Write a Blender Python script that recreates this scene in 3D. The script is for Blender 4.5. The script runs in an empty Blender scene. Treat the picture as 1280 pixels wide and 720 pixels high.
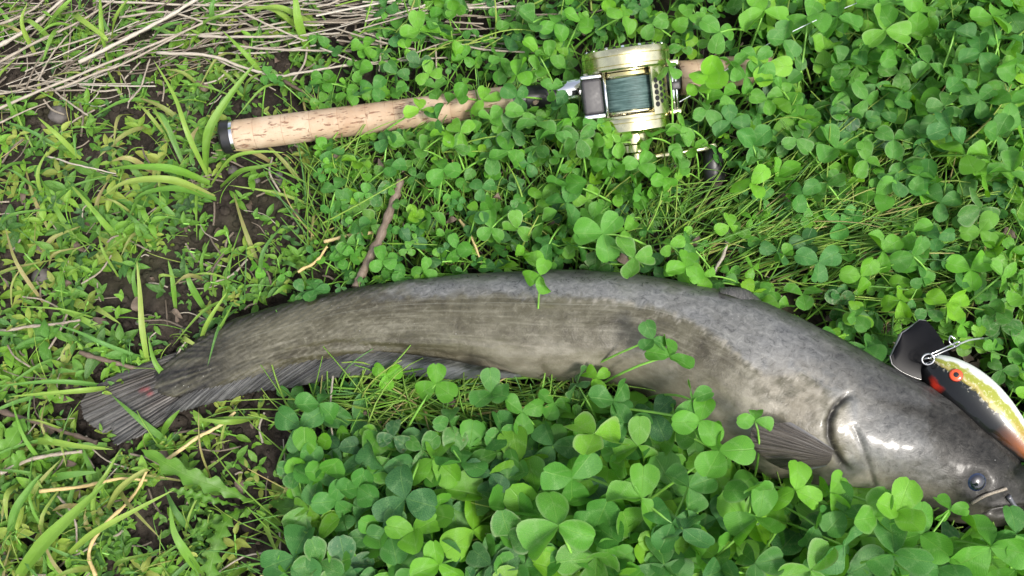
import bpy, math, random
import numpy as np
from mathutils import Vector, Matrix
random.seed(7); rng = np.random.default_rng(11)
R = math.radians
SC = bpy.context.scene
COL = SC.collection

# ------------------------------------------------------------------ camera, sky, sun, exposure
TILT = R(20); DIST = 0.70; FPX = 1280*35/36
cam_d = bpy.data.cameras.new('camera'); cam = bpy.data.objects.new('camera', cam_d); COL.objects.link(cam)
cam_d.lens = 35; cam_d.sensor_width = 36; cam_d.clip_start = 0.01; cam_d.clip_end = 100
cam.location = (0, -DIST*math.sin(TILT), DIST*math.cos(TILT)); cam.rotation_euler = (TILT, 0, 0)
cam_d.dof.use_dof = True; cam_d.dof.focus_distance = 0.66; cam_d.dof.aperture_fstop = 24
SC.camera = cam
SUN_EL, SUN_AZ = R(56), R(-52)      # azimuth measured from +X towards +Y
sun_dir = Vector((math.cos(SUN_EL)*math.cos(SUN_AZ), math.cos(SUN_EL)*math.sin(SUN_AZ), math.sin(SUN_EL)))
W = bpy.data.worlds.new('World'); SC.world = W; W.use_nodes = True
wn = W.node_tree; wn.nodes.clear()
sky = wn.nodes.new('ShaderNodeTexSky'); sky.sky_type = 'NISHITA'; sky.sun_disc = False
sky.sun_elevation = SUN_EL; sky.sun_rotation = math.pi/2 - SUN_AZ
sky.dust_density = 4.0; sky.air_density = 1.0
hs = wn.nodes.new('ShaderNodeHueSaturation'); hs.inputs['Saturation'].default_value = 0.5
bg = wn.nodes.new('ShaderNodeBackground'); bg.inputs['Strength'].default_value = 0.15
wo = wn.nodes.new('ShaderNodeOutputWorld')
wn.links.new(sky.outputs[0], hs.inputs['Color']); wn.links.new(hs.outputs[0], bg.inputs[0]); wn.links.new(bg.outputs[0], wo.inputs[0])
sd = bpy.data.lights.new('sun', 'SUN'); sd.energy = 1.9; sd.angle = R(11); sd.color = (1, 0.95, 0.87)
so = bpy.data.objects.new('sun', sd); COL.objects.link(so); so.rotation_euler = sun_dir.to_track_quat('Z', 'Y').to_euler()
SC.view_settings.view_transform = 'Standard'; SC.view_settings.look = 'None'
SC.view_settings.exposure = 0.88; SC.view_settings.gamma = 1.0

# ------------------------------------------------------------------ maths helpers
CT, ST = math.cos(TILT), math.sin(TILT)
camp = np.array(cam.location)
def at(px, py, z=0.0):
    """point of the place at height z seen at pixel (px, py) of the 1280x720 photograph"""
    x = (px-640)/FPX; y = (360-py)/FPX
    d = np.array([x, y*CT+ST, y*ST-CT]); t = (z-camp[2])/d[2]
    return camp + d*t
def proj(P):
    q = np.asarray(P, float)-camp
    cx = q[..., 0]; cy = q[..., 1]*CT+q[..., 2]*ST; cz = q[..., 1]*ST-q[..., 2]*CT
    return np.stack([640+FPX*cx/cz, 360-FPX*cy/cz], -1)
PX = DIST/FPX
def _h(ix, iy, iz, s):
    n = (ix*374761393+iy*668265263+iz*2147483647+s*974634777) & 0xffffffff
    n = ((n ^ (n >> 13))*1274126177) & 0xffffffff
    n = ((n ^ (n >> 16))*2246822519) & 0xffffffff
    return ((n ^ (n >> 15)) & 0xffffff)/0xffffff
def vnoise(P, s=0):
    P = np.asarray(P, float); i = np.floor(P).astype(np.int64); f = P-i; f = f*f*(3-2*f)
    r = 0
    for dx in (0, 1):
        for dy in (0, 1):
            for dz in (0, 1):
                w = (f[..., 0] if dx else 1-f[..., 0])*(f[..., 1] if dy else 1-f[..., 1])*(f[..., 2] if dz else 1-f[..., 2])
                r = r+w*_h(i[..., 0]+dx, i[..., 1]+dy, i[..., 2]+dz, s)
    return r
def fbm(P, o=4, s=0):
    r = 0; a = 0.5
    for k in range(o):
        r = r+a*vnoise(np.asarray(P)*2**k, s+k); a *= .5
    return r/(1-.5**o)
def n2(x, y, sc, o=4, s=0):
    return fbm(np.stack([x*sc, y*sc, np.zeros_like(x*1.0)], -1), o, s)
def sstep(a, b, x):
    t = np.clip((x-a)/(b-a), 0, 1); return t*t*(3-2*t)
def in_poly(x, y, poly):
    c = False; n = len(poly); j = n-1
    for i in range(n):
        xi, yi = poly[i]; xj, yj = poly[j]
        if (yi > y) != (yj > y) and x < (xj-xi)*(y-yi)/(yj-yi)+xi: c = not c
        j = i
    return c
def seg_dist(X, Y, pts):
    """distance and signed side of points to an open polyline"""
    best = np.full(X.shape, 1e9); side = np.zeros(X.shape); par = np.zeros(X.shape)
    for k in range(len(pts)-1):
        ax, ay = pts[k]; bx, by = pts[k+1]; dx, dy = bx-ax, by-ay; L2 = dx*dx+dy*dy
        t = np.clip(((X-ax)*dx+(Y-ay)*dy)/L2, 0, 1)
        d = np.hypot(X-ax-t*dx, Y-ay-t*dy); m = d < best
        best = np.where(m, d, best); side = np.where(m, np.sign(dx*(Y-ay)-dy*(X-ax)), side); par = np.where(m, (k+t)/(len(pts)-1), par)
    return best, side, par
def catmull(P, n):
    P = np.asarray(P, float)
    if len(P) == 2:
        t = np.linspace(0, 1, n)[:, None]; return P[0]*(1-t)+P[1]*t
    Q = np.vstack([2*P[0]-P[1], P, 2*P[-1]-P[-2]]); m = len(P)-1
    out = []
    for u in np.linspace(0, m, n):
        k = min(int(u), m-1); t = u-k
        a, b, c, d = Q[k:k+4]
        out.append(.5*((2*b)+(-a+c)*t+(2*a-5*b+4*c-d)*t*t+(-a+3*b-3*c+d)*t**3))
    return np.array(out)

# ------------------------------------------------------------------ mesh helpers
class Acc:
    """collects vertices and quads (plus leaf coordinates and tint) into one mesh"""
    def __init__(s): s.v = []; s.f = []; s.u = []; s.t = []; s.n = 0
    def add(s, v, f, u=None, t=None):
        v = np.asarray(v, float); f = np.asarray(f, int)
        s.v.append(v); s.f.append(f+s.n); s.n += len(v)
        s.u.append(np.zeros((len(v), 3)) if u is None else np.asarray(u, float))
        tt = np.zeros((len(v), 4)); tt[:, 3] = 1
        if t is not None: tt[:, :len(np.atleast_1d(t)) if np.ndim(t) == 1 else np.shape(t)[1]] = t
        s.t.append(tt)
    def mesh(s, name, smooth=True):
        return quad_mesh(name, np.vstack(s.v), np.vstack(s.f), np.vstack(s.u), np.vstack(s.t), smooth)
def quad_mesh(name, v, f, u=None, t=None, smooth=True):
    me = bpy.data.meshes.new(name); nv, nf = len(v), len(f); k = f.shape[1]
    me.vertices.add(nv); me.vertices.foreach_set('co', np.ascontiguousarray(v, np.float32).ravel())
    me.loops.add(nf*k); me.loops.foreach_set('vertex_index', np.ascontiguousarray(f, np.int32).ravel())
    me.polygons.add(nf); me.polygons.foreach_set('loop_start', np.arange(0, nf*k, k, dtype=np.int32))
    me.polygons.foreach_set('use_smooth', np.full(nf, smooth))
    if u is not None:
        a = me.attributes.new('luv', 'FLOAT_VECTOR', 'POINT'); a.data.foreach_set('vector', np.ascontiguousarray(u, np.float32).ravel())
    if t is not None:
        a = me.attributes.new('tint', 'FLOAT_COLOR', 'POINT'); a.data.foreach_set('color', np.ascontiguousarray(t, np.float32).ravel())
    me.update(calc_edges=True); me.validate()
    return me
def grid_faces(nu, nv, wrap=False):
    """nu rows of nv vertices"""
    i, j = np.meshgrid(np.arange(nu-1), np.arange(nv if wrap else nv-1), indexing='ij')
    j2 = (j+1) % nv
    return np.stack([i*nv+j, i*nv+j2, (i+1)*nv+j2, (i+1)*nv+j], -1).reshape(-1, 4)
def obj(name, me, mat=None, parent=None, mw=None, **kw):
    o = bpy.data.objects.new(name, me)
    if mat is not None and me is not None and not me.materials: me.materials.append(mat)
    COL.objects.link(o)
    if parent is not None: o.parent = parent
    if mw is not None: o.matrix_local = mw
    for k, v in kw.items(): o[k] = v
    return o
def thing(name, label, cat, loc=(0, 0, 0), group=None, rot=None):
    o = bpy.data.objects.new(name, None); COL.objects.link(o); o.empty_display_size = .01
    o.location = loc
    if rot is not None: o.rotation_euler = rot
    o['label'] = label; o['category'] = cat
    if group: o['group'] = group
    return o
def tube_v(P, r, sides=6, cap=True):
    """tube along points P (n,3) with radii r"""
    P = np.asarray(P, float); n = len(P); r = np.broadcast_to(np.asarray(r, float), (n,))
    T = np.gradient(P, axis=0); T /= np.linalg.norm(T, axis=1)[:, None]+1e-12
    up = np.array([0, 0, 1.0]) if abs(T[:, 2]).mean() < .8 else np.array([1.0, 0, 0])
    A = np.cross(T, up); A /= np.linalg.norm(A, axis=1)[:, None]+1e-12; B = np.cross(A, T)
    th = np.linspace(0, 2*np.pi, sides, endpoint=False)
    V = P[:, None, :]+r[:, None, None]*(np.cos(th)[None, :, None]*A[:, None, :]+np.sin(th)[None, :, None]*B[:, None, :])
    u = np.zeros((n, sides, 3)); u[..., 0] = th/(2*np.pi); u[..., 1] = np.linspace(0, 1, n)[:, None]
    V = V.reshape(-1, 3); F = grid_faces(n, sides, True); u = u.reshape(-1, 3)
    if cap:
        V = np.vstack([V, P[0], P[-1]]); u = np.vstack([u, [0, 0, 0], [0, 1, 0]]); k = n*sides
        c0 = [[k, (j+1) % sides, j, j] for j in range(sides)]
        # close ends with quads made of two neighbouring sides
        c0 = [[k, (j+2) % sides, (j+1) % sides, j] for j in range(0, sides-1, 2)]
        b = (n-1)*sides
        c1 = [[k+1, b+j, b+(j+1) % sides, b+(j+2) % sides] for j in range(0, sides-1, 2)]
        F = np.vstack([F, c0, c1])
    return V, F, u
def tube_mesh(name, P, r, sides=8, tint=None):
    a = Acc(); v, f, u = tube_v(P, r, sides); a.add(v, f, u, tint); return a.mesh(name)
def lathe_mesh(name, prof, seg=48, axis='X', ridges=None):
    """profile list of (along, radius); closed if radius reaches 0"""
    prof = np.array(prof, float); th = np.linspace(0, 2*np.pi, seg, endpoint=False)
    r = prof[:, 1][:, None]*np.ones(seg)[None]
    if ridges is not None: r = r*ridges(prof[:, 0][:, None], th[None])
    a = prof[:, 0][:, None]*np.ones(seg)[None]
    c, s = r*np.cos(th), r*np.sin(th)
    V = {'X': np.stack([a, c, s], -1), 'Y': np.stack([c, a, s], -1), 'Z': np.stack([c, s, a], -1)}[axis]
    F = grid_faces(len(prof), seg, True)
    if axis == 'Y': pass
    else: F = F[:, ::-1]
    if axis == 'Z': F = F[:, ::-1]
    u = np.stack([np.broadcast_to(th/(2*np.pi), r.shape), a, r], -1).reshape(-1, 3)
    me = quad_mesh(name, V.reshape(-1, 3), F, u)
    return me
def auto_smooth(me, ang=35):
    me.polygons.foreach_set('use_smooth', [True]*len(me.polygons))
    import bmesh
    bm = bmesh.new(); bm.from_mesh(me); bmesh.ops.recalc_face_normals(bm, faces=bm.faces)
    for e in bm.edges:
        if len(e.link_faces) == 2 and e.calc_face_angle(0) > R(ang): e.smooth = False
    bm.to_mesh(me); bm.free(); return me
def box_mesh(name, x0, x1, y0, y1, z0, z1, bev=0.001, seg=3):
    import bmesh
    bm = bmesh.new(); bmesh.ops.create_cube(bm, size=1)
    for v in bm.verts: v.co = Vector(((x0+x1)/2+v.co.x*(x1-x0), (y0+y1)/2+v.co.y*(y1-y0), (z0+z1)/2+v.co.z*(z1-z0)))
    bmesh.ops.bevel(bm, geom=bm.edges, offset=bev, segments=seg, profile=.5, affect='EDGES')
    me = bpy.data.meshes.new(name); bm.to_mesh(me); bm.free(); return auto_smooth(me, 40)

# ------------------------------------------------------------------ material helpers
class NT:
    def __init__(s, name):
        s.m = bpy.data.materials.new(name); s.m.use_nodes = True; s.t = s.m.node_tree; s.t.nodes.clear()
        s.out = s.n('ShaderNodeOutputMaterial'); s.p = s.n('ShaderNodeBsdfPrincipled'); s.l(s.p.outputs[0], s.out.inputs[0])
    def n(s, ty, **kw):
        x = s.t.nodes.new(ty)
        for k, v in kw.items(): setattr(x, k, v)
        return x
    def l(s, a, b): s.t.links.new(a, b)
    def set(s, k, v):
        if isinstance(v, bpy.types.NodeSocket): s.l(v, s.p.inputs[k])
        else: s.p.inputs[k].default_value = v
    def _in(s, sock, v):
        if isinstance(v, bpy.types.NodeSocket): s.l(v, sock)
        elif v is not None:
            if isinstance(v, (tuple, list)) and len(v) == 3 and sock.type == 'RGBA': v = (*v, 1)
            sock.default_value = v
    def math(s, op, a, b=None, clamp=False):
        x = s.n('ShaderNodeMath', operation=op, use_clamp=clamp); s._in(x.inputs[0], a); s._in(x.inputs[1], b); return x.outputs[0]
    def mix(s, f, a, b, blend='MIX'):
        x = s.n('ShaderNodeMix', data_type='RGBA', blend_type=blend); s._in(x.inputs[0], f); s._in(x.inputs[6], a); s._in(x.inputs[7], b); return x.outputs[2]
    def noise(s, sc, detail=4, rough=.5, vec=None, dist=0):
        x = s.n('ShaderNodeTexNoise'); x.inputs['Scale'].default_value = sc; x.inputs['Detail'].default_value = detail
        x.inputs['Roughness'].default_value = rough; x.inputs['Distortion'].default_value = dist
        if vec is not None: s.l(vec, x.inputs['Vector'])
        return x.outputs[0]
    def vor(s, sc, vec=None, feature='F1', out=0):
        x = s.n('ShaderNodeTexVoronoi', feature=feature); x.inputs['Scale'].default_value = sc
        if vec is not None: s.l(vec, x.inputs['Vector'])
        return x.outputs[out]
    def ramp(s, f, stops, interp='LINEAR'):
        x = s.n('ShaderNodeValToRGB'); x.color_ramp.interpolation = interp; s._in(x.inputs[0], f)
        e = x.color_ramp.elements
        while len(e) < len(stops): e.new(.5)
        for k, (p, c) in enumerate(stops):
            e[k].position = p; e[k].color = (*c, 1) if isinstance(c, (tuple, list)) else (c, c, c, 1)
        return x.outputs[0]
    def rng(s, v, a, b, c=0, d=1):
        x = s.n('ShaderNodeMapRange'); s._in(x.inputs[0], v)
        for k, q in enumerate((a, b, c, d)): x.inputs[k+1].default_value = q
        return x.outputs[0]
    def attr(s, name, out='Vector'):
        return s.n('ShaderNodeAttribute', attribute_name=name).outputs[out]
    def sep(s, v):
        x = s.n('ShaderNodeSeparateXYZ'); s.l(v, x.inputs[0]); return x.outputs
    def comb(s, a, b, c):
        x = s.n('ShaderNodeCombineXYZ'); s._in(x.inputs[0], a); s._in(x.inputs[1], b); s._in(x.inputs[2], c); return x.outputs[0]
    def objc(s): return s.n('ShaderNodeTexCoord').outputs['Object']
    def mapping(s, v, sc=(1, 1, 1), rot=(0, 0, 0)):
        x = s.n('ShaderNodeMapping'); s.l(v, x.inputs[0]); x.inputs['Scale'].default_value = sc; x.inputs['Rotation'].default_value = rot; return x.outputs[0]
    def bump(s, h, strength=.5, dist=.001):
        x = s.n('ShaderNodeBump'); x.inputs['Strength'].default_value = strength; x.inputs['Distance'].default_value = dist
        s.l(h, x.inputs['Height']); s.l(x.outputs[0], s.p.inputs['Normal']); return x.outputs[0]

def leaf_material(name, shared, stops, trans=.35, rough=.42, veins=1.0, edge=.5):
    """shared=True: tint from the object colour; else from the 'tint' attribute"""
    m = NT(name)
    if shared: tc = m.n('ShaderNodeObjectInfo').outputs['Color']
    else: tc = m.attr('tint', 'Color')
    t = m.sep(tc); hue, val, dmg = t[0], t[1], t[2]
    luv = m.sep(m.attr('luv')); u, v = luv[0], luv[1]
    oc = m.objc(); nz = m.noise(90 if not shared else 25, 3, .6, oc)
    fine = m.noise(1400 if not shared else 160, 3, .6, oc)
    h2 = m.math('ADD', hue, m.math('MULTIPLY', m.math('SUBTRACT', nz, .5), .35), True)
    base = m.ramp(h2, stops)
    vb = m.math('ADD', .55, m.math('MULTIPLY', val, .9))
    base = m.mix(1, base, m.comb(vb, vb, vb), 'MULTIPLY')
    au = m.math('ABSOLUTE', u)
    mid = m.rng(au, .0, .055, 1, 0)
    ph = m.math('ADD', m.math('MULTIPLY', v, 95), m.math('MULTIPLY', au, -34))
    sv = m.rng(m.math('SINE', ph), .55, 1, 0, 1)
    vein = m.math('MAXIMUM', mid, m.math('MULTIPLY', sv, .32))
    vein = m.math('MULTIPLY', vein, .58*veins)
    base = m.mix(vein, base, m.mix(.5, base, (.30, .50, .12)))
    chev = m.math('ABSOLUTE', m.math('SUBTRACT', m.math('ADD', v, m.math('MULTIPLY', au, .30)), .62))
    chev = m.math('MULTIPLY', m.rng(chev, .09, .02, 0, 1), m.rng(nz, .35, .6, 0, .22*veins)); base = m.mix(chev, base, (.32, .50, .22))
    blm = m.math('MULTIPLY', m.rng(fine, .3, .62, .3, 1), m.math('MULTIPLY', m.rng(nz, .42, .66), m.rng(hue, .65, .1, 0, .30))); base = m.mix(blm, base, (.17, .34, .13))
    # pale dry margin and mottling on damaged leaves
    spot = m.rng(m.noise(60 if shared else 420, 4, .7, oc), .53, .66, 0, 1)
    em = m.rng(au, .78, 1.0, 0, 1)
    dm = m.math('MULTIPLY', m.math('ADD', m.math('MULTIPLY', spot, .55), m.math('MULTIPLY', em, edge)), dmg, True)
    base = m.mix(dm, base, (.34, .42, .24))
    brn = m.math('MULTIPLY', m.rng(m.noise(45 if shared else 260, 4, .75, oc), .60, .66), m.rng(dmg, .35, .9, 0, .85)); base = m.mix(brn, base, (.16, .10, .035))
    base = m.mix(m.rng(fine, .35, .75, 0, .22), base, m.mix(1, base, (.55, .62, .5), 'MULTIPLY'))
    m.set('Base Color', base); m.set('Roughness', m.rng(fine, .3, .7, rough-.06, rough+.14)); m.set('Specular IOR Level', .42)
    hb = m.math('ADD', m.math('MULTIPLY', vein, -1.2), m.math('MULTIPLY', fine, .35))
    nb = m.bump(hb, .55, .0006)
    tr = m.n('ShaderNodeBsdfTranslucent'); m.l(m.mix(1, base, (1.5, 1.35, .55), 'MULTIPLY'), tr.inputs[0]); m.l(nb, tr.inputs['Normal'])
    mx = m.n('ShaderNodeMixShader'); mx.inputs[0].default_value = trans
    m.l(m.p.outputs[0], mx.inputs[1]); m.l(tr.outputs[0], mx.inputs[2]); m.l(mx.outputs[0], m.out.inputs[0])
    return m.m
CLOV = [(0, (.030, .125, .040)), (.3, (.050, .20, .030)), (.6, (.095, .30, .024)), (.8, (.135, .36, .022)), (1, (.19, .42, .02))]
WEED = [(0, (.030, .10, .025)), (.35, (.07, .20, .022)), (.7, (.15, .32, .025)), (1, (.28, .33, .06))]
GRAS = [(0, (.07, .19, .06)), (.45, (.13, .30, .03)), (.8, (.24, .36, .06)), (1, (.36, .30, .13))]
M_clov = leaf_material('clover_leaf', True, CLOV); M_clov_s = leaf_material('clover_cover', False, CLOV)
M_weed = leaf_material('weed_leaf', True, WEED, .3, .4, .7, .2); M_weed_s = leaf_material('weed_cover', False, WEED, .3, .4, .7, .2)
M_gras = leaf_material('grass_leaf', True, GRAS, .3, .4, .5, .1); M_gras_s = leaf_material('grass_cover', False, GRAS, .3, .45, .5, .1)
def simple(name, col, rough=.5, metal=0, spec=.5, coat=0, nz=None):
    m = NT(name)
    if nz:
        f = m.noise(nz[0], 4, .6, m.objc()); c = m.mix(m.rng(f, .3, .7), tuple(x*(1-nz[1]) for x in col), tuple(min(1, x*(1+nz[1])) for x in col))
        m.set('Base Color', c); m.set('Roughness', m.rng(f, .3, .7, max(.02, rough-.08), rough+.08))
    else: m.set('Base Color', (*col, 1)); m.set('Roughness', rough)
    m.set('Metallic', metal); m.set('Specular IOR Level', spec); m.set('Coat Weight', coat)
    return m
M_stem = simple('green_stalk', (.16, .36, .05), .45, nz=(60, .3)).m
def straw_mat(name, stops):
    m = NT(name); t = m.sep(m.attr('tint', 'Color')); l = m.sep(m.attr('luv'))
    vec = m.comb(m.math('MULTIPLY', l[0], 9), m.math('MULTIPLY', l[1], 14), t[0])
    s1 = m.noise(1.6, 4, .65, vec)
    c = m.ramp(m.math('ADD', m.math('MULTIPLY', s1, .7), m.math('MULTIPLY', m.math('SUBTRACT', t[0], .4), .6), True), stops)
    m.set('Base Color', c); m.set('Roughness', .62); m.bump(s1, .6, .0006)
    return m.m
M_straw = straw_mat('dry_straw', [(.15, (.09, .07, .05)), (.36, (.24, .20, .15)), (.56, (.38, .34, .28)), (.85, (.53, .50, .43))])
M_gold = straw_mat('yellow_straw', [(.1, (.22, .14, .05)), (.45, (.48, .36, .15)), (.9, (.66, .55, .30))])
M_twig = straw_mat('brown_twig', [(.1, (.06, .04, .03)), (.45, (.13, .095, .068)), (.9, (.28, .225, .175))])

# ------------------------------------------------------------------ soil
FISH_T = [(178,478),(205,456),(250,422),(300,398),(400,371),(500,353),(600,346),(700,344),(800,350),(870,362),(960,387),(1040,425),(1100,460),(1160,491),(1205,520),(1250,560),(1285,597),(1303,625),(1311,645)]
FISH_B = [(181,486),(218,497),(262,492),(315,478),(405,458),(500,453),(590,462),(690,475),(775,480),(835,507),(893,552),(955,592),(1020,607),(1090,618),(1150,638),(1210,655),(1262,664),(1293,663),(1306,655)]
FISH_POLY = [(105,505),(150,468)]+FISH_T+FISH_B[::-1][:12]+[(530,471),(470,467),(400,479),(290,508),(200,540),(150,556)]
def ground_z(x, y):
    x = np.asarray(x, float); y = np.asarray(y, float)
    n = (n2(x, y, 14, 5, 3)-.5)*.016+(n2(x, y, 90, 4, 9)-.5)*.007
    return n-.006
def build_soil():
    def axis(lim, st, far):
        c = np.arange(-lim, lim+st, st); k = lim+np.cumsum(np.geomspace(st*1.5, far, 24)); return np.concatenate([-k[::-1], c, k])
    xs = axis(.56, .0022, 1.0); ys = axis(.42, .0022, 1.0)
    X, Y = np.meshgrid(xs, ys)
    Z = ground_z(X, Y)+(n2(X, Y, 300, 2, 19)-.5)*.0022
    V = np.stack([X, Y, Z], -1).reshape(-1, 3)
    me = quad_mesh('ground', V, grid_faces(len(ys), len(xs)))
    m = NT('soil'); oc = m.objc()
    a = m.noise(35, 6, .65, oc); b = m.noise(420, 4, .7, oc); g = m.noise(9, 4, .6, oc)
    c = m.ramp(a, [(.25, (.009, .007, .006)), (.5, (.028, .022, .017)), (.75, (.070, .057, .047))])
    c = m.mix(m.rng(b, .5, .75, 0, .5), c, (.085, .07, .06))
    ds = m.n('ShaderNodeVectorMath', operation='LENGTH'); m.l(oc, ds.inputs[0]); c = m.mix(m.rng(g, .52, .7, 0, .35), c, (.05, .06, .018)); c = m.mix(m.rng(ds.outputs['Value'], .75, 1.3, 0, .9), c, m.mix(m.rng(b, .3, .7), (.02, .06, .012), (.06, .14, .03)))
    m.set('Base Color', c); m.set('Roughness', .9); m.set('Specular IOR Level', .25)
    m.bump(m.math('ADD', m.math('MULTIPLY', b, .6), m.noise(1500, 3, .6, oc)), .8, .0012)
    o = obj('ground', me, m.m); o['kind'] = 'structure'
    return m.m
M_soil = build_soil()

# ------------------------------------------------------------------ the catfish
def build_fish():
    tt = [.0012,.0045,.009,.014,.020,.025,.030,.034,.037,.039,.040,.040,.039,.037,.034,.030,.023,.014,.005]
    NU, NV = 760, 180
    T = catmull(FISH_T, NU); B = catmull(FISH_B, NU)
    th = catmull(np.array([[t, 0] for t in tt]), NU)[:, 0]; zc = th*.80+.006
    C = np.zeros((NU, 3)); H = np.zeros((NU, 3))
    for i in range(NU):
        a = at(*T[i], zc[i]); b = at(*B[i], zc[i]); C[i] = (a+b)/2; H[i] = (a-b)/2
    ph = np.linspace(0, 2*np.pi, NV, endpoint=False)
    cs, sn = np.cos(ph), np.sin(ph)
    ce = np.sign(cs)*np.abs(cs)**.93; se = np.sign(sn)*np.abs(sn)**.93
    u = np.linspace(0, 1, NU)[:, None]
    # belly side thinner than the back
    prof = se[None]*(1+.06*ce[None])
    prof = np.where(sn[None] < 0, prof*.8, prof)
    P = C[:, None]+H[:, None]*ce[None, :, None]+np.array([0, 0, 1.])*(th[:, None]*prof)[..., None]
    # normals
    dU = np.gradient(P, axis=0); dV = np.roll(P, -1, 1)-np.roll(P, 1, 1)
    N = np.cross(dU, dV); N /= np.linalg.norm(N, axis=2)[..., None]+1e-12
    N *= np.sign((N*(P-C[:, None])).sum(-1).mean())
    q = proj(P); X, Y = q[..., 0], q[..., 1]; top = (sn[None] > -.15)*1.0
    d = np.zeros(X.shape)
    W2 = np.stack([X*.01, Y*.01, sn[None]*1.0+X*0], -1)
    d += (fbm(W2*1.2, 3, 5)-.5)*.004*sstep(150, 500, X)
    d += (fbm(W2*7, 3, 8)-.5)*.0007
    d += (fbm(W2*26, 2, 31)-.5)*.00022
    # muscle folds: slanting chevrons towards the tail, long furrow above the anal fin
    ch = np.sin((X+Y*1.5)*.62+4*fbm(W2*2, 2, 4)); low = sstep(.1, .6, ce[None]*-1+.35)
    d += ch*.00018*sstep(620, 420, X)*top
    for line, w, dep in (([(250,470),(330,442),(430,430),(520,437),(600,452),(650,468)], 5, .0012), ([(300,452),(400,432),(470,421),(560,424),(640,430)], 3.5, .0005), ([(560,398),(700,400),(830,408),(930,440),(1010,470)], 2, .00025), ([(600,427),(700,428),(800,430),(850,440)], 2, .0002)):
        dist, side, par = seg_dist(X, Y+(fbm(W2*5, 2, 77)-.5)*5, line)
        fade = sstep(0, .12, par)*sstep(1, .85, par)
        d -= dep*np.exp(-(dist/w)**2)*fade*top; d += dep*.6*np.exp(-((dist-w*1.8)/w)**2)*(side > 0)*fade*top
    # gill cover: raised plate with a groove behind it
    O = [(1070,492),(1056,497),(1043,508),(1036,525),(1036,545),(1042,562),(1052,578),(1066,592)]
    dist, side, par = seg_dist(X, Y, O); fade = sstep(0, .15, par)*sstep(1, .9, par)
    hs = -side  # head side positive
    sgn = np.sign(X-np.interp(Y, [p[1] for p in O], [p[0] for p in O]))
    d += top*fade*(.0016*np.exp(-np.clip(dist-2, 0, None)/22)*(sgn > 0)*sstep(0, 6, dist)-.0020*np.exp(-(dist/4.5)**2))
    O2 = [(1060,525),(1070,538),(1078,556),(1086,580),(1094,605)]
    dist, side, par = seg_dist(X, Y, O2); fade = sstep(0, .3, par)
    s2 = np.sign(X-np.interp(Y, [p[1] for p in O2], [p[0] for p in O2]))
    d += top*fade*(.0009*np.exp(-dist/12)*(s2 > 0)-.0014*np.exp(-(dist/3.5)**2))
    # pectoral girdle hollow, cheek bulge, eye socket, mouth
    d += top*(.003*np.exp(-(((X-1135)/45)**2+((Y-560)/30)**2))-.0020*np.exp(-(((X-1010)/30)**2+((Y-600)/14)**2)))
    de = np.hypot(X-1222, Y-603); d += top*(.0004*np.exp(-((de-22)/9)**2)-.002*np.exp(-(de/12)**2))
    Mo = [(1312,632),(1285,634),(1255,637),(1228,642)]
    dist, side, par = seg_dist(X, Y, Mo); d += top*(-.0035*np.exp(-(dist/3.2)**2)+.0012*np.exp(-((dist-8)/4)**2))*sstep(1, .8, par)
    P = P+N*d[..., None]
    st0 = vnoise(np.stack([np.arctan2(Y-438, 330-X)*34, np.hypot(X-330, Y-438)*.012, X*0], -1), 91); P = P-N*(st0*.0007*sstep(300, 232, X)*top)[..., None]
    # ---- colour fields of the skin (dark = back, pale = belly, film = sky sheen painted into the colour)
    nA = fbm(W2*2.2, 4, 40); nB = fbm(W2*9, 4, 50); nC = fbm(W2*30, 3, 60)
    back = ce[None]+(nA-.5)*.35
    dark = sstep(.42, .85, back)*.97
    dark = np.maximum(dark, sstep(1065, 1190, X-(Y-560)*.85+(nA-.5)*60)*.95)
    dark = np.maximum(dark, .80*sstep(345, 225, X+(nB-.5)*50))
    dark = np.maximum(dark, .75*sstep(-60, 20, X-1110-(Y-500)*-.6+(nB-.5)*30)*sstep(.15, .5, ce[None]+(nB-.5)*.3))
    pale = .9*np.exp(-(((X-985)/85)**2+((Y-505)/48)**2))*sstep(.25, .6, nB)
    dist, _, _ = seg_dist(X, Y, [(1035,598),(1060,600),(1100,606)]); pale = np.maximum(pale, np.exp(-(dist/13)**2)*1.1)
    pale = np.maximum(pale, .5*sstep(-.2, -.9, ce[None]+(nB-.5)*.5)*sstep(500, 700, X))
    dist, _, _ = seg_dist(X, Y, [(1062,530),(1064,550),(1075,580)]); pale = np.maximum(pale, np.exp(-(dist/6)**2)*.6)
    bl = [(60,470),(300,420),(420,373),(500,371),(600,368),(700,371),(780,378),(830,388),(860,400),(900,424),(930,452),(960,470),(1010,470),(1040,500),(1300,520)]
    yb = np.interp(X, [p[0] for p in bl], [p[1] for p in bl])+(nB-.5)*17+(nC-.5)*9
    sheen_paint = sstep(7, -7, Y-yb)*(.55+.6*nA)*sstep(440, 540, X+(nB-.5)*80)*sstep(1.0, .93, ce[None])  # band of sky reflection along the back, painted as colour
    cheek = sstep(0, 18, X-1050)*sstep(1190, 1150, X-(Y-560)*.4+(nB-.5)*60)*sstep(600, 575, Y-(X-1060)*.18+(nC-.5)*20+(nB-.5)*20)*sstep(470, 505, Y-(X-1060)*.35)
    sheen_paint = np.maximum(sheen_paint, cheek*.9)  # cheek highlight painted into the same field
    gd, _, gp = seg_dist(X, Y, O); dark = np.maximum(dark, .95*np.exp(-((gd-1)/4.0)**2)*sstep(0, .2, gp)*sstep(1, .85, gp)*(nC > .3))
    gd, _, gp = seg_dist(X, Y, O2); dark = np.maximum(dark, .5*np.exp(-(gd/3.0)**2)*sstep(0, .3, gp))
    md, _, _ = seg_dist(X, Y, Mo); dark = np.maximum(dark, np.exp(-(md/5)**2))
    scar = sstep(.60, .68, nB)*sstep(.3, -.1, np.abs(ce[None]+.1))*.6
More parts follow.
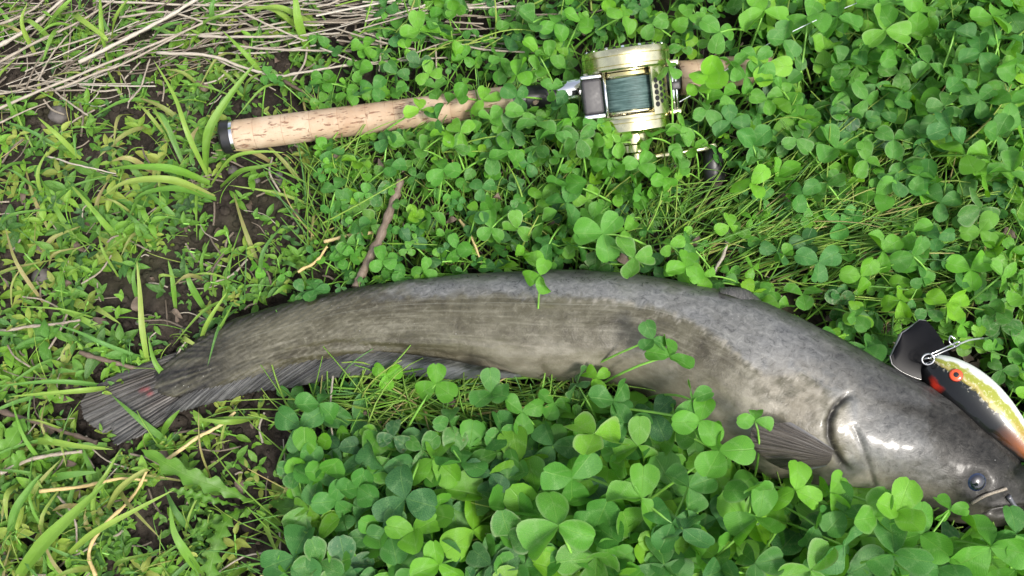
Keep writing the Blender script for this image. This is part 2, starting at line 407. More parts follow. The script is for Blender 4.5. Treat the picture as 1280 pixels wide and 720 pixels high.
    ang = np.arctan2(Y-438, 330-X); rad = np.hypot(X-330, Y-438); stp = vnoise(np.stack([ang*34, rad*.012, sn[None]*0+X*0], -1), 91)
    wT = sstep(300, 232, X+(nB-.5)*50); dark = dark*(1-wT)+wT*np.clip(.50+1.1*(stp-.35)+.35*(nC-.5), 0, 1)
    pale = pale*(1-wT)
    rim = np.exp(-((Y-yb-1)/3.2)**2)*sstep(650, 760, X)*sstep(1060, 980, X)*sstep(.45, .6, nC)  # bright edge highlight of the painted sheen, added to the pale field
    sheen_paint = sheen_paint*sstep(.99, .82, ce[None])
    dark = dark*(1-.35*sheen_paint)
    tint = np.stack([dark, np.clip(pale+rim*.6, 0, 1), np.clip(sheen_paint, 0, 1), np.ones_like(dark)], -1)
    uvw = np.stack([u*9+ce[None]*0, ce[None]+u*0, sn[None]+u*0], -1)
    V = P.reshape(-1, 3); F = grid_faces(NU, NV, True)
    n0 = len(V); V = np.vstack([V, P[0].mean(0), P[-1].mean(0)])
    F = np.vstack([F, [[n0, (j+2) % NV, j+1, j] for j in range(0, NV, 2)], [[n0+1, (NU-1)*NV+j, (NU-1)*NV+j+1, (NU-1)*NV+(j+2) % NV] for j in range(0, NV, 2)]])
    uv = np.vstack([uvw.reshape(-1, 3), [[0, 0, 0]]*2]); tn = np.vstack([tint.reshape(-1, 4), [[1, 0, 0, 1]]*2])
    base = at(640, 420, 0)
    root = thing('catfish', 'long dark grey catfish lying on its side across the grass and clover', 'fish', base)
    L = -np.array(base)
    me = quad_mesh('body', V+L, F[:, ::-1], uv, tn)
    # --- skin
    m = NT('catfish_skin'); t = m.sep(m.attr('tint', 'Color')); oc = m.objc(); lv = m.attr('luv')
    wv = m.mapping(oc, (1, 1.25, 1)); n1 = m.noise(38, 6, .68, wv, .4); n3 = m.noise(190, 5, .72, wv, .8); n4 = m.noise(900, 3, .6, oc)
    c = m.ramp(n1, [(.3, (.032, .027, .016)), (.5, (.066, .060, .035)), (.7, (.11, .102, .067))])
    c = m.mix(m.rng(n3, .52, .72, 0, .42), c, (.22, .21, .16))
    sl = m.sep(lv); stk = m.noise(1, 4, .6, m.comb(m.math('MULTIPLY', sl[0], 2.2), m.math('MULTIPLY', sl[1], 11), 0), .2); c = m.mix(m.rng(stk, .5, .72, 0, .42), c, (.21, .20, .155)); c = m.mix(m.rng(stk, .48, .3, 0, .4), c, (.045, .042, .028))
    ll = m.math('ABSOLUTE', m.math('SUBTRACT', sl[1], .10)); c = m.mix(m.rng(ll, .012, .0, 0, .35), c, (.24, .24, .20))
    c = m.mix(m.rng(n3, .46, .32, 0, .38), c, (.026, .024, .016))
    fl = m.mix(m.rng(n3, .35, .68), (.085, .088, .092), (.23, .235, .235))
    c = m.mix(m.math('MULTIPLY', t[2], .85), c, fl)  # painted bluish sky sheen mixed into the base colour
    pl = m.mix(m.rng(n1, .35, .65), (.19, .17, .125), (.38, .35, .29))
    c = m.mix(m.math('MULTIPLY', t[1], .8), c, pl)
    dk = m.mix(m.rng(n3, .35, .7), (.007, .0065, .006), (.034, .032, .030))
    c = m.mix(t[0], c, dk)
    pit = m.rng(m.vor(170, wv), .02, .10, 1, 0); pit = m.math('MULTIPLY', pit, m.rng(m.noise(14, 3, .6, oc), .55, .7))
    c = m.mix(m.math('MULTIPLY', pit, .5), c, (.09, .06, .045))
    dots = m.math('MULTIPLY', m.rng(m.vor(210, wv), .045, .075, 1, 0), m.rng(m.noise(22, 3, .6, oc), .52, .62)); c = m.mix(m.math('MULTIPLY', dots, .7), c, (.5, .5, .48))
    m.set('Base Color', c)
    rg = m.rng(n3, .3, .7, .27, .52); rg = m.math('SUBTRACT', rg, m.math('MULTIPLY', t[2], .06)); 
    m.set('Roughness', rg); m.set('Specular IOR Level', m.rng(t[0], .2, 1, .38, .2))
    m.set('Coat Weight', m.math('MULTIPLY', m.rng(n1, .38, .62, .15, .75), m.rng(t[0], .2, 1, 1, .3))); m.set('Coat Roughness', .15); m.set('Coat IOR', 1.4)
    m.bump(m.math('ADD', m.math('MULTIPLY', n3, .9), m.math('MULTIPLY', n4, .5)), .45, .0009)
    M_skin = m.m
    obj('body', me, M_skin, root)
    # --- fins
    m = NT('catfish_fin'); l = m.sep(m.attr('luv')); t = m.sep(m.attr('tint', 'Color')); oc = m.objc()
    st = m.noise(1, 5, .7, m.comb(m.math('MULTIPLY', l[0], 46), m.math('MULTIPLY', l[1], 2.2), 0), .3)
    big = m.noise(45, 4, .6, oc)
    c = m.ramp(m.math('ADD', m.math('MULTIPLY', st, .65), m.math('MULTIPLY', big, .35)), [(.36, (.016, .015, .015)), (.5, (.048, .047, .044)), (.66, (.13, .13, .122))])
    c = m.mix(m.math('MULTIPLY', t[0], .85), c, m.mix(m.rng(st, .4, .6), (.018, .014, .011), (.058, .047, .036)))
    c = m.mix(t[1], c, (.25, .26, .28)); c = m.mix(t[2], c, (.26, .03, .035))
    m.set('Base Color', c); m.set('Roughness', m.rng(st, .35, .65, .36, .55)); m.set('Coat Weight', .15); m.set('Coat Roughness', .25); m.set('Specular IOR Level', .35)
    m.bump(st, .8, .0012); M_fin = m.m
    def fin(name, roots, tips, zr, zt, nr, nl, rays, amp, tintf=None, wob=0, thick=.0012):
        Rr = catmull(roots, nr); Tt = catmull(tips, nr); zr_ = np.interp(np.linspace(0, 1, nr), np.linspace(0, 1, len(zr)), zr); zt_ = np.interp(np.linspace(0, 1, nr), np.linspace(0, 1, len(zt)), zt)
        s = np.linspace(0, 1, nr)
        k = np.arange(nr)*rays/nr+.55*vnoise(np.stack([np.arange(nr)*rays/nr*.8, s*0, s*0], -1), 5)+.6*vnoise(np.stack([np.arange(nr)*rays/nr*.23, s*0, s*0], -1), 6)
        V = np.zeros((nr, nl, 3)); uu = np.zeros((nr, nl, 3)); tn = np.zeros((nr, nl, 4)); tn[..., 3] = 1
        for i in range(nr):
            a = at(*Rr[i], zr_[i]); b = at(*Tt[i], zt_[i])
            w = np.linspace(0, 1, nl)[:, None]; p = a*(1-w)+b*w
            rid = np.abs(np.sin(np.pi*k[i]))**.6
            p[:, 2] += (rid*amp*(.4+.6*w[:, 0]))+wob*np.sin(s[i]*21+w[:, 0]*3)*w[:, 0]+.0015*np.sin(w[:, 0]*3.1)
            V[i] = p; uu[i, :, 0] = s[i]; uu[i, :, 1] = w[:, 0]
            if tintf is not None:
                qq = proj(p); tn[i, :, :3] = tintf(qq[:, 0], qq[:, 1], s[i], w[:, 0])
        lo = V.copy(); lo[..., 2] -= thick*np.sin(np.linspace(.25, np.pi-.25, nl))[None]
        Va = np.vstack([V.reshape(-1, 3), lo.reshape(-1, 3)])+L; g = grid_faces(nr, nl); n = nr*nl
        rim = []
        idx = [i*nl+nl-1 for i in range(nr)]; rim += [[idx[i], idx[i+1], idx[i+1]+n, idx[i]+n] for i in range(nr-1)]
        for row in (0, nr-1): rim += [[row*nl+j, row*nl+j+1, row*nl+j+1+n, row*nl+j+n] for j in range(nl-1)]
        F = np.vstack([g, g[:, ::-1]+n, rim])
        me = quad_mesh(name, Va, F, np.vstack([uu.reshape(-1, 3)]*2), np.vstack([tn.reshape(-1, 4)]*2)); auto_smooth(me, 60)
        return obj(name, me, M_fin, root)
    def antint(x, y, s, w):
        pale = (.10+.5*sstep(400, 540, x))*sstep(.15, .5, w); return np.stack([0*w, pale*np.ones_like(w), 0*w], -1)
    rj = lambda n, a: [(0, random.uniform(-a, a)) for _ in range(n)]
    rt = [(650,468),(600,458),(560,450),(500,442),(440,438),(380,444),(325,455),(285,466),(258,476),(244,484)]
    tp = [(652,473),(566,474),(505,470),(440,470),(366,484),(315,492),(272,503),(228,514),(206,521),(192,527)]
    tps = catmull(tp, 150); tps[:, 1] += np.array([random.uniform(-1.2, 1.2) for _ in range(150)])
    fin('anal_fin', rt, tps, [.034,.046,.046,.040,.036,.031,.026,.020,.014,.012], [.026,.024,.021,.018,.015,.013,.011,.009,.007,.006], 520, 14, 74, .0016, antint, .0005)
    # tail: rays fan from the wrist of the tail; two soft lobes with a notch
    def ttint(x, y, s, w):
        red = np.exp(-(((x-181)/4)**2+((y-487)/2.5)**2))*.8+np.exp(-(((x-187)/2.5)**2+((y-493)/2.5)**2))*.7; 
        return np.stack([np.clip(.9*np.exp(-((s-.56)/.10)**2)*sstep(.95, .5, w)+.7*np.exp(-((s-.2)/.08)**2)+.25*sstep(.75, .35, w), 0, 1), 0*w, red], -1)
    roots = [(262,428),(266,440),(268,454),(268,466),(264,478),(256,492)]
    tips = [(150,467),(128,478),(106,496),(103,510),(107,524),(118,534),(134,541),(147,527),(139,545),(147,556),(165,550),(184,541),(205,527)]
    tps = catmull(tips, 140); tps += np.array([[random.uniform(-1.5, 1.5), random.uniform(-1.5, 1.5)] for _ in range(140)])
    fin('tail_fin', roots, tps, [.004,.006,.006,.005,.003], [.006,.012,.007,.012,.006], 420, 30, 30, .0013, ttint, .0011)
    # dorsal fin, folded down along the back
    fin('dorsal_fin', [(900,366),(915,370),(935,378),(950,386)], [(898,360),(915,359),(935,363),(957,381)], [.072,.070,.066,.060], [.062,.066,.060,.050], 60, 6, 7, .0008, lambda x, y, s, w: np.stack([0*w+.5, 0*w+.1, 0*w], -1))
    # pectoral fin
    rt = [(1042,562),(1040,570),(1038,576),(1032,583)]; tp = [(988,528),(962,530),(942,534),(938,548),(945,563),(962,578),(985,588),(1010,588)]
    fin('pectoral_fin', rt, catmull(tp, 60), [.083,.082,.080,.076], [.088,.087,.086,.083,.079,.073,.068,.066], 240, 18, 13, .0007, lambda x, y, s, w: np.stack([0*w+1, .75*sstep(.88, .99, s+0*w)+.3*sstep(.07, 0, s+0*w), 0*w], -1))
    # --- eye
    ec = at(1222, 603, .066)
    m = NT('fish_eye'); oc = m.objc(); s = m.sep(oc); r = m.math('SQRT', m.math('ADD', m.math('POWER', s[0], 2), m.math('POWER', s[1], 2)))
    c = m.ramp(m.math('MULTIPLY', r, 100), [(.42, (.005, .006, .012)), (.52, (.012, .024, .07)), (.62, (.02, .035, .08)), (.70, (.07, .07, .075))])
    m.set('Base Color', c); m.set('Roughness', .12); m.set('Coat Weight', 1.0); m.set('Coat Roughness', .03)
    prof = [(math.cos(a)*.0062*.65, max(1e-5, math.sin(a)*.0063)) for a in np.linspace(0, math.pi, 16)]
    # seat the eye on the skin where it is seen
    qd = np.hypot(q[..., 0]-1222, q[..., 1]-603)+(sn[None] < 0)*1e4; ii = np.unravel_index(np.argmin(qd), qd.shape)
    ec = P[ii]-N[ii]*.0010
    e = obj('eye', lathe_mesh('eye', prof, 32, 'Z'), m.m, root)
    e.location = Vector(ec+L); e.rotation_euler = Vector(N[ii]).to_track_quat('Z', 'Y').to_euler()
    # --- barbels
    M_bar = simple('barbel_skin', (.10, .10, .12), .3, nz=(200, .35), coat=.5).m
    def surf(px, py):
        qd = np.hypot(q[..., 0]-px, q[..., 1]-py)+(sn[None] < 0)*1e4; i = np.unravel_index(np.argmin(qd), qd.shape); return P[i], N[i]
    for pts, r0 in (([(1258,619),(1266,630),(1278,644),(1292,655),(1306,676)], .0016), ([(1236,652),(1228,668),(1206,684),(1176,690)], .0011)):
        ps = [surf(*p)[0]+surf(*p)[1]*.0012 if k < 3 else at(*p, .03-.006*k) for k, p in enumerate(pts)]
        pc = catmull(np.array(ps), 26); obj('barbel', tube_mesh('barbel', pc+L, np.linspace(r0, r0*.3, 26), 8), M_bar, root)
    return surf, P, q, sn
fish_surf, FP, FQ, FSN = build_fish()

# ------------------------------------------------------------------ fishing rod with reel
def root_inv(A, M): return (Matrix.Translation(Vector(A)) @ M).inverted()
def build_rod():
    zr = .026
    A = at(285, 171, zr); Bp = at(872, 95, zr+.004)
    dx = (Bp-A); Ltot = np.linalg.norm(dx); ex = dx/Ltot
    ez = np.array([0, 0, 1.0]); ey = np.cross(ez, ex); ey /= np.linalg.norm(ey); ez = np.cross(ex, ey)
    M = Matrix([[*v] for v in np.array([ex, ey, ez]).T]).to_4x4()
    root = thing('fishing_rod', 'cork handled fishing rod with gold reel lying in the clover above the fish', 'fishing rod', A)
    root.rotation_euler = M.to_euler()
    def along(px):   # distance along the rod of the point seen at column px
        lo, hi = 0, Ltot*1.3
        for _ in range(40):
            mid = (lo+hi)/2
            if proj(A+ex*mid)[0] < px: lo = mid
            else: hi = mid
        return lo
    # cork
    m = NT('cork'); oc = m.objc(); v1 = m.mapping(oc, (1, 1, 1))
    n1 = m.noise(60, 5, .6, oc); ring = m.noise(1, 1, .5, m.comb(m.math('MULTIPLY', m.math('FLOOR', m.math('MULTIPLY', m.sep(oc)[0], 50)), 7.3), 0, 0))
    c = m.ramp(m.math('ADD', m.math('MULTIPLY', n1, .7), m.math('MULTIPLY', ring, .4)), [(.3, (.29, .18, .105)), (.5, (.385, .28, .185)), (.75, (.48, .38, .275))])
    st = m.noise(1, 3, .6, m.mapping(oc, (130, 520, 520))); pt = m.rng(st, .585, .65, 0, 1)
    st2 = m.noise(1, 4, .7, m.mapping(oc, (420, 160, 160))); p2 = m.math('MULTIPLY', m.rng(st2, .64, .70, 0, 1), m.rng(m.noise(30, 2, .5, oc), .5, .6))
    pit = m.math('MAXIMUM', pt, p2); grain = m.noise(900, 3, .6, oc)
    c = m.mix(m.math('MULTIPLY', pit, .75), c, (.15, .055, .025)); c = m.mix(m.rng(grain, .5, .75, 0, .35), c, (.42, .24, .12))
    seam = m.math('ABSOLUTE', m.math('SUBTRACT', m.math('FRACT', m.math('MULTIPLY', m.sep(oc)[0], 50)), .5)); sm = m.rng(seam, .485, .5, 0, 1)
    c = m.mix(m.math('MULTIPLY', sm, .7), c, (.22, .11, .05))
    m.set('Base Color', c); m.set('Roughness', .62); m.bump(m.math('ADD', m.math('MULTIPLY', pit, -1), m.math('MULTIPLY', grain, .25)), .7, .0008); M_cork = m.m
    M_black = simple('black_rubber', (.012, .012, .013), .38, nz=(300, .3)).m
    M_chrome = simple('chrome', (.75, .76, .78), .13, 1).m
    M_gold = simple('gold_metal', (.74, .68, .42), .22, 1, nz=(260, .10)).m
    M_goldw = simple('pale_gold_metal', (.76, .70, .46), .26, 1, nz=(70, .05)).m
    r0 = .0112
    def cork(name, x0, x1, ra, rb, parent=root):
        n = max(8, int((x1-x0)/.0012)); xs = np.linspace(x0, x1, n); rr = np.interp(xs, [x0, x1], [ra, rb])
        rr = rr-.00025*(np.abs(((xs*50) % 1)-.5) > .485)
        prof = [(x0, .0005), (x0, rr[0]-.0008)]+[(x, r) for x, r in zip(xs[1:-1], rr[1:-1])]+[(x1, rr[-1]-.0008), (x1, .0005)]
        def rid(a, th): return 1+.012*(vnoise(np.stack([a*90+0*th, np.cos(th)*2+0*a, np.sin(th)*2+0*a], -1), 3)-.5)
        me = lathe_mesh(name, prof, 56, 'X', rid); auto_smooth(me, 40); return obj(name, me, M_cork, parent)
    xg = along(640)
    cork('cork_grip', .0052, xg, r0, r0*.93)
    obj('metal_ring', auto_smooth(lathe_mesh('metal_ring', [(.0030, .004), (.0030, r0+.0002), (.0052, r0+.0002), (.0052, .004)], 48), 40), M_chrome, root)
    capp = [(-.0050, .0005), (-.0050, r0*.75), (-.0044, r0*.95), (-.003, r0+.0007), (.0025, r0+.0008), (.0030, r0+.0002), (.003, .004)]
    obj('butt_cap', auto_smooth(lathe_mesh('butt_cap', capp, 48), 30), M_black, root)
    # reel seat between the grips
    xs0, xs1 = xg, along(848)
    obj('reel_seat', auto_smooth(lathe_mesh('reel_seat', [(xs0, .003), (xs0, .0088), (xs0+.004, .0078), (xs0+.03, .0072), (xs1-.012, .0072), (xs1-.006, .009), (xs1, .009), (xs1, .003)], 40), 35), M_black, root)
    hx = along(715)
    hood = obj('seat_hood', auto_smooth(lathe_mesh('seat_hood', [(hx-.012, .0074), (hx-.012, .0092), (hx-.010, .0098), (hx+.004, .0102), (hx+.006, .0098), (hx+.006, .0074)], 40), 35), M_chrome, root)
    # wrapped winding in front of the hood
    obj('thread_winding', lathe_mesh('thread_winding', [(hx-.034+.0006*i, .0083+(.0004 if i % 2 else 0)) for i in range(36)], 40), M_black, root)
    cork('foregrip', xs1, along(962), .0125, .0098)
    obj('rod_blank', tube_mesh('rod_blank', catmull(np.array([(along(962)-.002, 0, 0), (along(962)+.04, 0, -.004), (along(962)+.12, 0, -.018), (.72, 0, -.022)]), 30), np.linspace(.0042, .0034, 30), 16), M_black, root)
    # ---- reel (frame + sub-parts), axis = local Y
    cx = along(789); cz = .0285
    O = Vector((cx, -.0015, cz))
    def at_o(o): o.location = (0, 0, 0); return o
    RU, RL = .0272, .0232
    # frame shell: sector on the right with round holes, bars behind
    def shell(name, r, a0, a1, y0, y1, th, na=26, ny=4):
        aa = np.linspace(a0, a1, na); V = []; 
        for rr in (r, r-th):
            for a in aa:
                for y in np.linspace(y0, y1, ny): V.append((math.sin(a)*rr, y, math.cos(a)*rr))
        n = na*ny; g = grid_faces(na, ny); F = [*g[:, ::-1], *(g+n)]
        for k in range(na-1):
            F += [[k*ny, (k+1)*ny, (k+1)*ny+n, k*ny+n], [k*ny+ny-1, k*ny+ny-1+n, (k+1)*ny+ny-1+n, (k+1)*ny+ny-1]]
        for k in range(ny-1):
            F += [[k, k+n, k+1+n, k+1], [(na-1)*ny+k, (na-1)*ny+k+1, (na-1)*ny+k+1+n, (na-1)*ny+k+n]]
        me = quad_mesh(name, np.array(V), np.array(F)); return auto_smooth(me, 35)
    reel = obj('reel', shell('reel_frame', .0252, R(24), R(58), -.0165, .0135, .0016), M_goldw, root)
    reel.rotation_euler = (R(29), 0, 0)
    Ow = at(786, 114, .052); O = root_inv(A, M) @ Vector(Ow); reel.location = O; reel.scale = (1.12, 1.08, 1.12)
    def sp(name, me, mat, loc=(0, 0, 0)):
        o = obj(name, me, mat, reel); o.location = loc; return o
    # lower shell part closing the frame underneath
    sp('frame_floor', shell('frame_floor', .0235, R(110), R(250), -.0155, .0125, .0018), M_goldw)
    for a in (62, -70): pass
    # upper side plate (away from the viewer) with a perforated, knurled face
    def knurl(a, th): return 1+.010*np.clip(np.sin(th*30)*3, -1, 1)*((a > .0262) & (a < .0278))
    up = [(.0125, .004), (.0125, RU-.0030), (.0130, RU-.0008), (.0142, RU), (.0158, RU), (.0161, RU-.0004), (.0164, RU), (.0218, RU), (.0221, RU-.0004), (.0224, RU), (.0240, RU), (.0262, RU-.0012), (.0275, RU-.0042), (.0282, RU-.008), (.0284, .0005)]
    sp('side_plate', auto_smooth(lathe_mesh('side_plate', up, 72, 'Y'), 32), M_gold)
    hm = bmesh_discs = None
    def disc(name, c, n, r, mat, h=.0006):
        n = Vector(n).normalized(); me = lathe_mesh(name, [(-h, .00002), (-h, r), (0, r), (h*.4, r*.92), (h*.4, .00002)], 16, 'Z'); o = obj(name, auto_smooth(me, 40), mat, reel)
        o.location = c; o.rotation_euler = n.to_track_quat('Z', 'Y').to_euler(); return o
    M_hole = simple('dark_hole', (.004, .004, .004), .7).m
    # relief studs on the bevel of the upper plate
    for k in range(30):
        a = 2*math.pi*k/30; rr = RU-.0028
        disc('plate_stud', (math.sin(a)*rr, .0270, math.cos(a)*rr), (math.sin(a), 1.1, math.cos(a)), .0011, M_chrome if k % 2 else M_hole, .0005)
    lw = [(-.0275, .0005), (-.0275, RL-.006), (-.0265, RL-.002), (-.0250, RL), (-.0200, RL), (-.0197, RL-.0004), (-.0194, RL), (-.0175, RL), (-.0160, RL-.0006), (-.0155, RL-.003), (-.0155, .004)]
    sp('side_plate', auto_smooth(lathe_mesh('side_plate_lower', lw, 72, 'Y'), 32), M_gold)
    sp('rim_band', auto_smooth(lathe_mesh('rim_band', [(-.0166, RL-.002), (-.0166, RL+.0006), (-.0152, RL+.0008), (-.0146, RL-.001), (-.0146, RL-.004)], 72, 'Y'), 32), M_goldw)
    # spool and line
    spl = [(-.0135, .004), (-.0135, .0212), (-.0125, .0214), (-.0120, .0200), (-.0120, .010), (.0085, .010), (.0085, .0205), (.0095, .0214), (.0118, .0208), (.0122, .018), (.0122, .004)]
    sp('spool', auto_smooth(lathe_mesh('spool', spl, 72, 'Y'), 32), M_goldw)
    prof = []; ys = np.linspace(-.0118, .0083, 27*4+1)
    for i, y in enumerate(ys): prof.append((y, .0193+.00028*math.sin(i*math.pi/2)+.0002*math.sin(y*900)))
    prof = [(ys[0], .011)]+prof+[(ys[-1], .011)]
    m = NT('braided_line'); oc = m.objc(); nz = m.noise(1, 4, .7, m.mapping(oc, (60, 2600, 60))); n0 = m.noise(160, 3, .6, oc)
    c = m.ramp(m.math('ADD', m.math('MULTIPLY', nz, .8), m.math('MULTIPLY', n0, .2)), [(.34, (.014, .035, .033)), (.5, (.055, .105, .098)), (.68, (.19, .28, .26))])
    m.set('Base Color', c); m.set('Roughness', .45); m.bump(nz, .5, .0004); M_line = m.m
    sp('spooled_line', lathe_mesh('spooled_line', prof, 64, 'Y', lambda a, th: 1+.006*np.sin(th*3+a*700)), M_line)
    # thumb bar with chrome ends
    M_bar = simple('dark_grey_plastic', (.035, .033, .035), .5, nz=(500, .2)).m
    tx0, tx1 = -.0312, -.0188
    sp('thumb_bar', box_mesh('thumb_bar', tx0, tx1, -.0118, .0100, .0085, .0165, .0018), M_bar)
    sp('bar_end', box_mesh('bar_end', tx0-.0004, tx1+.0004, .0100, .0125, .0080, .0170, .001), M_chrome)
    sp('bar_end', box_mesh('bar_end', tx0-.0004, tx1+.0004, -.0148, -.0118, .0080, .0170, .001), M_chrome)
    sp('pillar', tube_mesh('pillar', [(-.0170, -.0155, .0150), (-.0170, .0125, .0150)], [.0010]*2, 12), M_chrome)
    for y in (-.0155, .0125): pass
    # level wind on the right: bars, carriage
    sp('guide_bar', tube_mesh('guide_bar', [(.0262, -.0155, .0062), (.0262, .0160, .0062)], [.0014]*2, 14), M_chrome)
    sp('guide_bar', tube_mesh('guide_bar', [(.0292, -.0155, .0020), (.0292, .0150, .0020)], [.0012]*2, 14), M_chrome)
    sp('line_guide', box_mesh('line_guide', .0245, .0305, -.0030, .0022, .0030, .0105, .0012), M_bar)
    sp('frame_lug', box_mesh('frame_lug', .0225, .0310, .0120, .0160, -.0040, .0105, .0012), M_goldw)
    sp('frame_lug', box_mesh('frame_lug', .0225, .0300, -.0185, -.0150, -.0040, .0100, .0012), M_goldw)
    # holes in the shell: three rows
    for k, (y, a, r) in enumerate([(y, a, r) for a, r, ys_ in ((31, .0017, (-.0105, -.0068, -.0031, .0006, .0043)), (40, .0014, (-.0088, -.005, -.0012, .0026)), (48, .0011, (-.007, -.0032, .0006, .0044)),) for y in ys_]):
        aa = R(a); disc('round_hole', (math.sin(aa)*.02525, y, math.cos(aa)*.02525), (math.sin(aa), 0, math.cos(aa)), r, M_hole, .00035)
    # handle side: hub, star drag, crank, two paddle knobs
    hub = [(-.0270, .0005), (-.0270, .0105), (-.0335, .0102), (-.0345, .0090), (-.0390, .0088), (-.0400, .0078), (-.0405, .0050), (-.0440, .0045), (-.0447, .0003)]
    hub = hub[::-1]
    sp('handle_hub', auto_smooth(lathe_mesh('handle_hub', hub, 48, 'Y'), 32), M_gold)
    a1 = Vector((.0475, -.0425, .0040)); a2 = Vector((-.0150, -.0425, -.0150)); mid = Vector((.008, -.0415, -.006))
    pc = catmull(np.array([a2, (-.006, -.0432, -.006), (.0, -.0440, .0), (.018, -.0435, .003), a1]), 24)
    cm = tube_mesh('crank', pc, [.0022]*24, 10); 
    sp('crank', cm, M_goldw)
    def knob(x, z):
        import bmesh
        prof = [(.0, .0005), (0, .0035), (-.002, .0050), (-.006, .0056), (-.012, .0062), (-.019, .0060), (-.022, .0050), (-.0235, .0030), (-.0238, .0003)][::-1]
        me = lathe_mesh('knob', prof, 28, 'Y'); 
        for v in me.vertices: v.co.z *= .72; v.co.x *= 1.1
        o = sp('knob', auto_smooth(me, 35), M_black, (x, -.0440, z)); return o
    knob(a1.x, a1.z); knob(a2.x, a2.z)
    sp('knob_cap', auto_smooth(lathe_mesh('knob_cap', [(.0022, .0003), (.0022, .0035), (0, .0040), (0, .0003)][::-1], 24, 'Y'), 30), M_gold, (a1.x, -.0425, a1.z))
    # line running from the reel up through the leaves
    fl = [at(848, 128, .040), at(875, 112, .044), at(930, 72, .046), at(1010, 30, .062), at(1085, -2, .055), at(1200, -50, .05)]
    m = simple('clear_line', (.62, .66, .70), .2); 
    o = obj('fishing_line', tube_mesh('fishing_line', catmull(np.array(fl), 60), .00028, 8), m.m); o['label'] = 'thin pale fishing line running from the reel up through the clover'; o['category'] = 'fishing line'
    return A, ex
RODA, RODX = build_rod()

